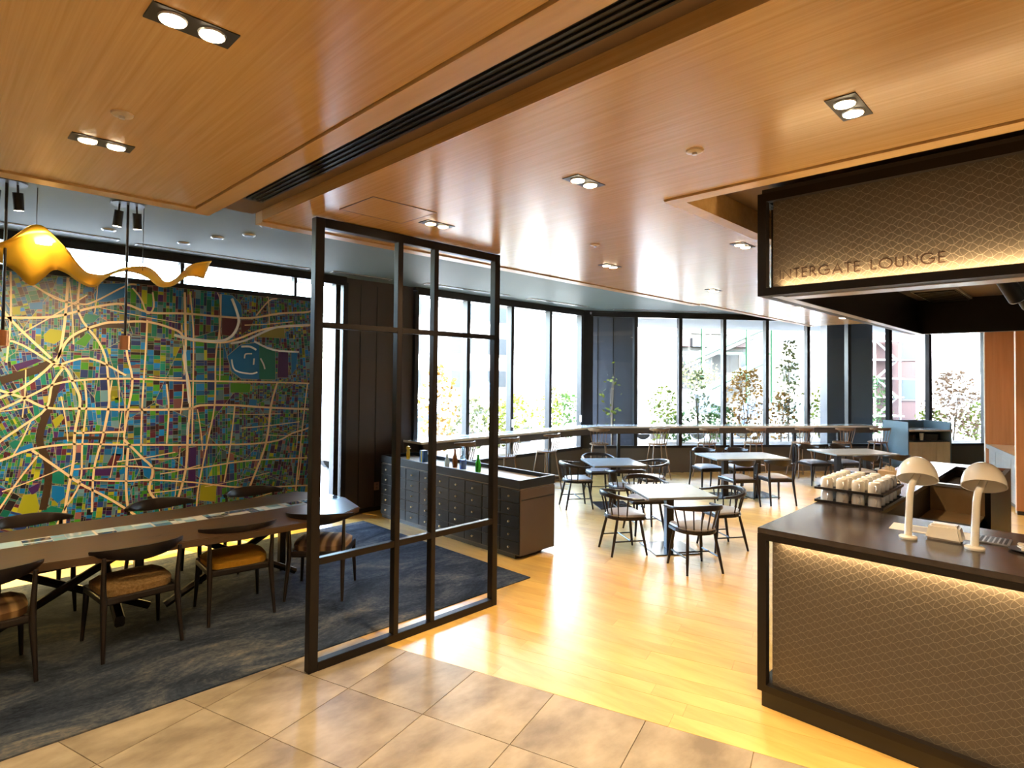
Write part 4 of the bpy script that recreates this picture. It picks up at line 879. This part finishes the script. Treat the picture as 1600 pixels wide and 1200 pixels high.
# basket and stirrer box
wick = grain('straw weave', (.52, .36, .18), (.66, .48, .27), (60, 60, 60), .7, bump=.3)
t = thing('woven_basket', 'round straw basket behind the mug trays on the bar', 'basket', (5.64, 1.215, 1.11))
M().lathe([(.062, .004), (.075, .02), (.078, .06), (.072, .098), (.066, .10), (.066, .02)], n=22).build('basket_wall', wick, t, smooth=True)
for k in range(5): M().tube([(math.cos(R(a))*(.0775-.001*abs(k-2)), math.sin(R(a))*(.0775-.001*abs(k-2)), .02+.018*k) for a in range(0, 361, 20)], .0045, 5).build('woven_band', wick, t)
t = thing('stirrer_box', 'pale wooden box of stirrers standing behind the straw basket', 'box', (5.80, 1.25, 1.11))
M().prism([(-.05, -.06), (.05, -.06), (.05, .06), (-.05, .06)], 0, .17, [(-.06, -.075), (.06, -.075), (.06, .075), (-.06, .075)]).build('box_body', grain('peach wood', (.60, .38, .18), (.70, .48, .26), (20, 20, 3), .5), t)
for k in range(7): M().obox(-.03+.01*k, -.04+.013*k, .16, .205+.004*(k % 3), .006, .012, .3*k).build('stirrer', wick, t)
# ================================================================== ceiling fixtures
lens_m = mat('glowing lamp lens', (1, .9, .7), .3, emit=(1, .83, .56), es=14); trim_m = mat('dark trim', (.03, .026, .022), .4)
def downlight(x, y, z, label, on=True, e=85):
    t = thing('downlight', label, 'downlight', (x, y, z), 0, 'twin downlights in the oak ceilings')
    M().box(-.125, -.055, -.004, .125, .055, 0).build('trim_frame', trim_m, t)
    for s in (-.057, .057):
        M().lathe([(.040, -.010), (.042, -.004)], s, 0, 20).build('lamp_ring', rim_m, t, smooth=True); M().lathe([(.036, -.0125), (.036, -.0100)], s, 0, 20).build('lens_or_glow', lens_m, t)
    light('SPOT', 'downlight_beam', (x, y, z-.03), e, WARM, (0, 0, -1), spot_size=R(115), spot_blend=.9, shadow_soft_size=.05)
Z = 3.146
for x, y, l in ((.59, 2.02, 'twin downlight in the first oak ceiling, larger one near the top of the photo'), (.60, 3.37, 'twin downlight in the first oak ceiling nearer the map mural'),
                (2.62, .70, 'twin downlight in the oak ceiling close to the bar sign'), (2.62, 2.04, 'twin downlight in the middle of the main oak ceiling'), (2.64, 3.40, 'twin downlight in the oak ceiling just above the black screen'),
                (4.80, 3.41, 'twin downlight in the oak ceiling between the screen and the far windows'), (4.78, 2.07, 'twin downlight in the oak ceiling beside the canopy corner'), (7.0, 3.40, 'twin downlight in the far end of the main oak ceiling'), (9.7, 3.30, 'twin downlight in the far oak ceiling above the middle oblong table'), (11.9, 3.30, 'twin downlight in the far oak ceiling above the last oblong table'), (10.4, 1.60, 'twin downlight in the far oak ceiling behind the canopy')):
    downlight(x, y, Z if x < 8 else 3.17, l, e=60 if x < 1 else 85 if x < 8 else 120)
for x, y in ((.6, .69), (-1.4, 2.02), (-1.4, 3.37), (2.62, -.7), (.6, -.7), (-1.4, .69), (2.62, -2.0), (.6, -2.2)): downlight(x, y, Z, 'added unseen twin downlight in the oak ceiling over the entrance tiles', e=60 if x < -1 else 90 if x > 2 else 105)  # out of view, added to fill the room with light
def sprinkler(x, y, z, label, c=(.62, .50, .36)):
    t = thing('sprinkler', label, 'sprinkler', (x, y, z)); M().lathe([(.022, -.012), (.040, -.008), (.042, 0)], n=20).build('cover_ring', mat('pale ring', c, .4), t, smooth=True); M().lathe([(.012, -.022), (.012, -.010)], n=12).build('head', rim_m, t)
sprinkler(.59, 2.93, Z, 'small round sprinkler in the first oak ceiling'); sprinkler(2.62, 1.37, Z, 'small round sprinkler in the main oak ceiling near the sign'); sprinkler(3.94, 2.95, Z, 'small round sprinkler in the main oak ceiling past the screen')
for (x, y), l in zip(((2.16, 6.45), (2.34, 6.09), (2.31, 5.59), (1.3, 6.9), (2.0, 7.0)), ('first ring speaker in the teal ceiling past the oak corner', 'second ring speaker in the teal ceiling past the oak corner', 'ring speaker in the teal ceiling half under the oak edge', 'small ring in the teal ceiling above the gold ribbon', 'small ring in the teal ceiling above the mural')):
    t = thing('ring_speaker', l, 'speaker', (x, y, 3.45)); M().lathe([(.055, -.012), (.062, -.006), (.064, 0)], n=22).build('ring', rim_m, t, smooth=True); M().lathe([(.042, -.016), (.044, -.011)], n=18).build('grille', trim_m, t)
def slot(p, q, label, wide=.10):
    a = math.atan2(q[1]-p[1], q[0]-p[0]); L = math.hypot(q[0]-p[0], q[1]-p[1])
    t = thing('slot_diffuser', label, 'vent', ((p[0]+q[0])/2, (p[1]+q[1])/2, 3.45), a); M().box(-L/2, -wide/2, -.010, L/2, wide/2, 0).build('frame', rim_m, t)
    for s in (-.022, .022): M().box(-L/2+.02, s-.014, -.0125, L/2-.02, s+.014, -.0095).build('slot', black_satin, t)
slot((-.6, 7.30), (1.48, 7.36), 'slot diffuser in the teal ceiling behind the gold ribbon'); slot((1.65, 7.45), (3.64, 7.45), 'slot diffuser in the teal ceiling above the mural end')
slot((3.95, 7.40), (4.9, 7.40), 'short slot diffuser in the teal ceiling before the brown pier'); slot((5.45, 7.28), (7.22, 7.28), 'slot diffuser in the teal ceiling above the first tall windows'); slot((7.72, 7.26), (9.42, 7.26), 'slot diffuser in the teal ceiling near the window corner')
slot(W2(.5, -.42), W2(2.6, -.42), 'slot diffuser in the teal ceiling along the far windows')
# ---- pendants with copper cylinders, and the gold ribbon
gold = mat('gold foil', (.95, .56, .04), .30, .45); copper = mat('copper', (.80, .36, .16), .3, .8)
def pendant(x, y, label):
    t = thing('pendant_lamp', label, 'lamp', (x, y, 3.45), 0, 'copper pendant lamps over the long table')
    M().lathe([(.12, -.012), (.125, -.004), (.125, 0)], n=24).build('ceiling_plate', trim_m, t, smooth=True)
    M().tube([(0, 0, 0), (0, 0, -1.10)], .010, 8).build('rod', trim_m, t, smooth=True)
    M().lathe([(.030, -1.218), (.036, -1.216), (.036, -1.105), (.030, -1.10)], n=22).build('shade', copper, t, smooth=True)
    for s, dx in ((-1, -.03), (1, .04)):
        p = Vector((s*.065, 0, -.10)); a = Vector((dx*2.2, .16, -.95)).normalized()
        M().tube([(s*.06, 0, 0), (s*.065, 0, -.08)], .008, 6).build('bracket', trim_m, t); h = M().tube([p-a*.03, p+a*.10], .034, 14).build('spot_head', black_satin, t, smooth=True)
        M().tube([p+a*.098, p+a*.102], .029, 14).build('spot_lens', lens_m, h)
        w = Vector((x, y, 3.45))+p+a*.11
        light('SPOT', 'spot_head_beam', w, 66, WARM, Vector((x+s*.35, 7.6, 1.55))-w, spot_size=R(75), spot_blend=.9, shadow_soft_size=.03)
    light('SPOT', 'pendant_beam', (x, y, 2.22), 16, WARM, (0, 0, -1), spot_size=R(120), spot_blend=.8, shadow_soft_size=.03)
pendant(.44, 5.72, 'copper cylinder pendant with two ceiling spots, by the frame edge'); pendant(1.21, 5.72, 'copper cylinder pendant with two ceiling spots, beside the ribbon middle'); pendant(-.6, 5.72, 'copper cylinder pendant outside the picture')
UP = [(.30, 5.62, 2.93), (0.404, 5.62, 2.97), (0.47, 5.62, 3.019), (0.57, 5.62, 3.127), (0.64, 5.62, 3.14), (0.699, 5.62, 3.088), (0.787, 5.62, 2.99), (0.878, 5.62, 2.864), (0.945, 5.62, 2.818), (1.063, 5.62, 2.823), (1.198, 5.62, 2.888), (1.312, 5.62, 2.924), (1.387, 5.62, 2.897), (1.476, 5.62, 2.81), (1.553, 5.62, 2.853), (1.677, 5.62, 2.992), (1.839, 5.62, 3.049)]
LO = [(.28, 5.86, 2.92), (0.38, 5.86, 2.883), (0.495, 5.86, 2.821), (0.604, 5.86, 2.712), (0.677, 5.86, 2.77), (0.747, 5.86, 2.85), (0.825, 5.86, 2.835), (0.918, 5.86, 2.769), (1.014, 5.86, 2.743), (1.096, 5.86, 2.828), (1.19, 5.86, 2.895), (1.307, 5.86, 2.898), (1.399, 5.86, 2.865), (1.494, 5.86, 2.80), (1.605, 5.86, 2.828), (1.719, 5.86, 2.923), (1.854, 5.86, 2.916)]
def sm3(P_, k=4):
    a = smooth_line([(p[0], p[2]) for p in P_], k); return [(x, P_[0][1], z) for x, z in a]
rb = thing('gold_ribbon_pendant', 'long twisting gold ribbon pendant hanging above the map table', 'pendant', (1.1, 5.74, 3.45))
A, B = sm3(UP), sm3(LO); m = M(); K = 6
for p, q in zip(A, B):
    for k in range(K+1):
        t_ = k/K; z = p[2]+(q[2]-p[2])*t_ + .02*math.sin(math.pi*t_); m.v.append((p[0]+(q[0]-p[0])*t_-1.1, p[1]+(q[1]-p[1])*t_-5.74, z-3.45))
for i in range(len(A)-1):
    for k in range(K): a = i*(K+1)+k; m.f.append((a, a+1, a+K+2, a+K+1))
o = m.build('ribbon', gold, rb, smooth=True); md = o.modifiers.new('thick', 'SOLIDIFY'); md.thickness = .006
M().lathe([(.001, -.006), (.045, -.004), (.05, .004), (.03, .01)], n=20).build('lens_or_glow', lens_m, rb, loc=(.66-1.1, -.05, 3.02-3.45))  # glowing disc added to give the ribbon its hot spot, not a lamp
light('SPOT', 'ribbon_fill_light', (.66, 5.50, 2.96), 4, WARM, (0, .2, .035), spot_size=R(95), spot_blend=.8, shadow_soft_size=.04)  # spot without a housing, added to brighten the ribbon
for x, z in ((.62, 3.13), (1.33, 2.93)): M().tube([(x-1.1, 0, 0), (x-1.1, 0, z-3.45-.02)], .0025, 5).build('wire', trim_m, rb)
# ================================================================== street outside
ground = struct(M().box(-60, -60, -.45, 90, 90, -.30).build('ground', grain('pale paving', (.09, .09, .088), (.12, .12, .118), (.6, .6, .6), .8)))
bed = tag(M().prism([W2(-.3, .25), W2(12, .25), W2(12, 2.6), W2(.9, 2.6), (9.0, 10.4), (5.6, 10.4), (5.6, 8.1), (9.7, 8.1)], -.3, .42).build('planting_bed', grain('soil', (.10, .07, .045), (.18, .13, .09), (8, 8, 8), .9)), 'raised planting bed outside along the windows', 'planter')
white_wall = mat('white render', (.26, .26, .257), .8); pane_dark = mat('far window glass', (.010, .014, .018), .6); stone = mat('pale stone', (.16, .155, .15), .8)
def building(label, loc, rz, L, dep, h, m, wins, wm=None, fm=None, cat='building'):
    t = thing('building', label, cat, loc, rz); M().box(0, 0, 0, L, dep, h).build('wall', m, t)
    M().box(-.1, -.15, h, L+.1, dep, h+.4).build('roof', stone, t)
    for x0, z0, x1, z1, n in wins:
        f = M().box(x0, -.05, z0, x1, .02, z1).build('window', fm or stone, t); k = (x1-x0)/n
        for i in range(n): M().box(x0+k*i+.05, -.07, z0+.06, x0+k*(i+1)-.05, -.045, z1-.06).build('pane', wm or pane_dark, f)
    return t
wins = [(.9+2.35*i, z, 2.3+2.35*i, z+.95, 2) for i in range(6) for z in (1.7, 3.35, 5.0, 6.65, 8.3)]
building('white office block with rows of small windows across the street', (14.5, 21.75, -.3), 0, 15, 6, 12, white_wall, wins)
def wl_(s, off, z=-.3): return W(s, off, z)
building('blank white building behind the charcoal pier', wl_(1.0, 13), TH, 7.0, 2, 9, white_wall, [])
building('pale apartment block behind the thin tall plant', wl_(13.7, 18), TH, 6.2, 5, 10, mat('pale cream render', (.15, .145, .135), .8), [(.5, 4.2, 1.6, 5.4, 1), (.5, 2.1, 1.6, 3.3, 1), (2.4, 4.2, 3.5, 5.4, 1), (2.4, 2.1, 3.5, 3.3, 1), (4.42, 3.2, 4.82, 3.95, 1)])
building('white building with long grey window bands beyond the planting', wl_(18.6, 11), TH, 8, .6, 9, white_wall, [(.72, 2.68, 5, 3.25, 3), (.72, 4.2, 5, 4.9, 3), (.72, 1.18, 5, 1.75, 2)])
br = building('red brick house with white zigzag fire stair', wl_(20.2, 16.8), TH, 3.6, 4, 12, grain('brick red', (.036, .013, .010), (.046, .018, .013), (6, 6, 30), .8), [(2.2, 1.2, 3.2, 2.4, 1), (2.2, 3.4, 3.2, 4.6, 1)])
wm_ = mat('white painted steel', (.25, .25, .25), .5)
for k in range(5):
    z = .4+1.0*k; a, b = (.35, 1.6) if k % 2 == 0 else (1.6, .35)
    M().tube([(a, -.5, z), (b, -.5, z+1.0)], .06, 5).build('stair_flight', wm_, br); M().box(.25, -.8, z-.04, 1.75, -.1, z+.04).build('landing', wm_, br)
for x in (.25, 1.75): M().box(x-.04, -.55, 0, x+.04, -.47, 5.8).build('stair_post', wm_, br)
# green outdoor stairs
gs = thing('green_stair_hall', 'glass fronted building with pale green diagonal stairs and a pink sign band', 'building', wl_(8.4, 15), TH)
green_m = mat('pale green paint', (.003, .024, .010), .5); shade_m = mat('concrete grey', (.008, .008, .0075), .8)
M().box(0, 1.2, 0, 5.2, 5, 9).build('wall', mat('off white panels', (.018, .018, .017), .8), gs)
for (x0, z0), (x1, z1) in (((.55, 2.85), (4.9, 4.7)), ((1.5, 1.45), (4.9, 3.05)), ((.6, .4), (2.4, 1.35))):
    M().sweep([(x0, .3, z0), (x1, .3, z1)], 1.2, .30).build('stair_flight', shade_m, gs); M().sweep([(x0, -.34, z0+.30), (x1, -.34, z1+.30)], .06, .34).build('balustrade', green_m, gs)
for x in (1.47, 3.79, .1, 5.1): M().box(x-.07, -.45, 0, x+.07, -.30, 7.5).build('post', green_m, gs)
for z in (3.55, 4.95): M().box(0, -.2, z-.06, 5.2, .0, z+.06).build('beam', green_m, gs)
for x0, x1, c in ((.1, 1.4, (.030, .006, .007)), (3.85, 4.6, (.030, .006, .007)), (1.55, 3.7, (.020, .022, .028))): M().box(x0, .9, 3.92, x1, 1.2, 4.35).build('sign_band', mat('sign paint', c, .6), gs)
for x0, z0, x1, z1 in ((.1, 4.6, 1.0, 5.2), (1.6, 4.6, 2.6, 5.2), (2.7, 4.6, 3.6, 5.2), (1.5, 2.6, 2.7, 3.7), (2.9, 1.9, 4.0, 2.6), (4.2, 2.8, 5.2, 3.6), (.1, 2.9, 1.2, 3.5)):
    f = M().box(x0, 1.12, z0, x1, 1.22, z1).build('window', stone, gs); M().box(x0+.05, 1.09, z0+.05, x1-.05, 1.13, z1-.05).build('pane', mat('blue grey glass', (.006, .010, .014), .5), f)
# cars
def car(loc, rz, col, label, L=4.2, van=False):
    t = thing('car', label, 'car', loc, rz, None); w = .85; h = 1.9 if van else 1.42; b = mat('car paint', col, .25, coat=.5); g = mat('car glass', (.03, .04, .05), .08)
    side = [(-L/2, .35), (-L/2, .80), (-L*.40, .92), (-L*.26, h), (L*.22, h), (L*.34, .95), (L/2, .82), (L/2, .35)] if not van else [(-L/2, .35), (-L/2, 1.75), (-L*.47, h), (L*.30, h), (L*.42, 1.05), (L/2, .9), (L/2, .35)]
    n = len(side); m = M()
    for y, k in ((-w, 1), (w, 1)): m.v += [(x, y*(.86 if z > 1.0 else 1), z) for x, z in side]
    m.f.append(tuple(range(n))); m.f.append(tuple(range(n, 2*n))[::-1])
    for i in range(n): j = (i+1) % n; m.f.append((i, j, n+j, n+i))
    m.build('body', b, t, bevel=.04, smooth=True)
    for s in (-1, 1):
        M().prism([(-L*.34, .98), (-L*.25, h-.1), (L*.20, h-.1), (L*.31, .98)] if not van else [(L*.06, 1.1), (L*.06, h-.15), (L*.27, h-.15), (L*.34, 1.1)], 0, .02).build('side_window', g, t).matrix_local = Matrix(((1, 0, 0, 0), (0, 0, 1, s*(w*.93)-.01), (0, 1, 0, 0), (0, 0, 0, 1)))
        for x in (-L*.30, L*.30): M().tube([(x, s*(w-.14), .32), (x, s*(w+.04), .32)], .32, 18).build('wheel', black_satin, t)
car(wl_(5.9, 8.4), TH, (.11, .115, .12), 'white van parked in the street beyond the far windows', 3.7, True); car(wl_(10.3, 8.8), TH, (.015, .03, .06), 'blue car in the street beyond the orange shrub', 4.1)
car((8.7, 13.0, -.3), R(10), (.03, .035, .04), 'dark car in the street beyond the side windows'); car((13.2, 14.5, -.3), R(4), (.27, .28, .29), 'silver car in the street beyond the side windows')
# street furniture
t = thing('lamp_column', 'grey street column by the corner of the white office block', 'pole', (15.9, 21.0, -.3)); M().box(-.16, -.16, 0, .16, .16, 7).build('shaft', mat('grey steel', (.36, .38, .40), .5), t); M().box(-.05, -.26, 2.3, .35, -.17, 2.7).build('green_signal', green_m, t); M().lathe([(.09, 5.2), (.16, 5.5), (.12, 5.8)], .4, 0, 10).build('lantern', stone, t)
t = thing('road_sign', 'blue pentagon road sign on a thin pole outside', 'sign', (18.9, 20.4, -.3)); M().tube([(0, 0, 0), (0, 0, 2.3)], .04, 6).build('pole', stone, t)
b_ = mat('sign blue', (.05, .22, .60), .4); M().prism([(-.32, 0), (.32, 0), (.32, .42), (0, .75), (-.32, .42)], 0, .03).build('sign_plate', b_, t).matrix_local = Matrix(((1, 0, 0, 0), (0, 0, -1, -.05), (0, 1, 0, 1.35), (0, 0, 0, 1)))
M().prism([(-.12, 0), (.12, 0), (0, .4)], 0, .01).build('white_symbol', white_wall, t).matrix_local = Matrix(((1, 0, 0, 0), (0, 0, -1, -.085), (0, 1, 0, 1.45), (0, 0, 0, 1)))
# shrubs
def leafm(n, c1, c2):
    m = grain(n, tuple(v*1.9 for v in c1), tuple(v*1.9 for v in c2), (9, 9, 9), .6, detail=2, spec=.2); nt = m.node_tree; out = nt.nodes['Material Output']; tr = N(m, 'ShaderNodeBsdfTranslucent'); mx = N(m, 'ShaderNodeMixShader'); mx.inputs[0].default_value = .4
    LK(m, P(m).inputs['Base Color'].links[0].from_socket, tr.inputs[0]); LK(m, P(m).outputs[0], mx.inputs[1]); LK(m, tr.outputs[0], mx.inputs[2]); LK(m, mx.outputs[0], out.inputs[0]); return m
lf = {'lime': leafm('yellow green leaves', (.045, .055, .006), (.085, .088, .012)), 'green': leafm('mid green leaves', (.014, .035, .008), (.045, .07, .018)), 'orange': leafm('orange leaves', (.085, .036, .006), (.11, .062, .014)), 'olive': leafm('olive leaves', (.025, .03, .012), (.07, .07, .03)), 'pink': leafm('reddish leaves', (.065, .032, .02), (.10, .062, .035))}
bark = mat('twig bark', (.12, .08, .05), .8)
def shrub(x, y, h, w, kind, label, n=190, z0=.40, seed=0, size=.115):
    n = int(n*1.7)
    rr = random.Random(seed+int(x*100)); t = thing('shrub', label, 'shrub', (x, y, z0)); m = M(); s = M()
    for k in range(5):
        a = rr.uniform(0, 6.28); d = w*rr.uniform(.1, .55); top = (d*math.cos(a), d*math.sin(a), h*rr.uniform(.7, 1)); s.tube([(0, 0, 0), (top[0]*.4, top[1]*.4, top[2]*.5), top], [.012, .009, .004], 5)
    s.build('stems', bark, t)
    for k in range(n):
        u = rr.random()**.8; a = rr.uniform(0, 6.28); rad = w*math.sqrt(rr.random())*(math.sin(math.pi*(.12+.80*u))**.7); c = Vector((rad*math.cos(a), rad*math.sin(a), h*(.06+.98*u)))
        dr_ = Vector((rr.gauss(0, 1), rr.gauss(0, 1), rr.gauss(.2, .7))).normalized(); sd = dr_.cross(Vector((rr.gauss(0, 1), rr.gauss(0, 1), rr.gauss(0, 1)))).normalized(); l = size*rr.uniform(.6, 1.25); nm = sd.cross(dr_)*l*.15
        m.quadverts([c, c+dr_*l*.5+sd*l*.28, c+dr_*l, c+dr_*l*.5-sd*l*.28+nm])
    tag(m.build('foliage', lf[kind], t), kind='stuff')
def sh(s, h, w, kind, label, n=190, off=1.9, **k): x, y, _ = W(s, off); shrub(x, y, h, w, kind, label, n, **k)
sh(.75, 1.9, .22, 'lime', 'thin yellow green plant in front of the charcoal pier', 26, .42, size=.11)
sh(2.6, 1.35, .42, 'lime', 'yellow green shrub outside, between the pier and the first far mullion'); sh(3.5, 1.75, .30, 'olive', 'slender olive shrub before the green stairs', 120); sh(4.78, 1.75, .62, 'orange', 'large orange autumn shrub outside the far windows', 420)
sh(5.97, 2.5, .28, 'olive', 'tall thin shrub rising high outside the far windows', 240); sh(5.75, 1.2, .40, 'orange', 'low orange shrub at the foot of the tall thin plant', 150); sh(7.02, 1.4, .40, 'lime', 'bright leafy shrub beside the second charcoal pier', 260)
sh(9.2, 1.7, .75, 'green', 'broad green shrub behind the self service station', 420, 3.2); sh(10.8, 1.75, .72, 'pink', 'large reddish shrub outside the low silled window', 480); sh(11.5, .95, .45, 'lime', 'low yellow green shrub outside the low silled window', 240); sh(10.1, .8, .40, 'lime', 'low leafy shrub by the station corner outside', 200); sh(4.1, .9, .40, 'green', 'low green shrub before the green stairs', 180); sh(3.0, .7, .35, 'green', 'low green plant by the yellow green shrub', 120)
for x, y, h, w, k, n, l in ((7.45, 9.5, 1.75, .42, 'orange', 230, 'orange leaved shrub outside the first side window'), (8.4, 9.6, 1.1, .5, 'olive', 240, 'olive shrub outside the second side window'), (9.3, 9.6, .95, .45, 'lime', 200, 'yellow green shrub outside the second side window mullion'), (9.95, 9.8, 1.15, .5, 'lime', 240, 'pale shrub outside the third side window'), (11.1, 9.7, 1.35, .35, 'lime', 200, 'upright yellow shrub outside the last side window'), (11.9, 9.8, 1.15, .45, 'green', 220, 'green shrub outside by the window corner')):
    shrub(x, y, h, w, k, l, n)
t = thing('street_tree', 'street tree with dark trunk beyond the green stairs area', 'tree', wl_(7.6, 10.5)); M().tube([(0, 0, 0), (.05, 0, 1.2), (0, .05, 2.2)], [.10, .08, .05], 8).build('trunk', bark, t, smooth=True)
m = M(); rr = random.Random(4)
for k in range(420):
    d = Vector((rr.gauss(0, 1), rr.gauss(0, 1), rr.gauss(0, .7))).normalized()*rr.random()**.4*.85; c = Vector((0, 0, 2.4))+d; dr_ = Vector((rr.gauss(0, 1), rr.gauss(0, 1), rr.gauss(0, 1))).normalized(); sd = dr_.cross(Vector((.3, .5, .8))).normalized(); m.quadverts([c, c+dr_*.06+sd*.04, c+dr_*.13, c+dr_*.06-sd*.04])
tag(m.build('crown', lf['olive'], t), kind='stuff')
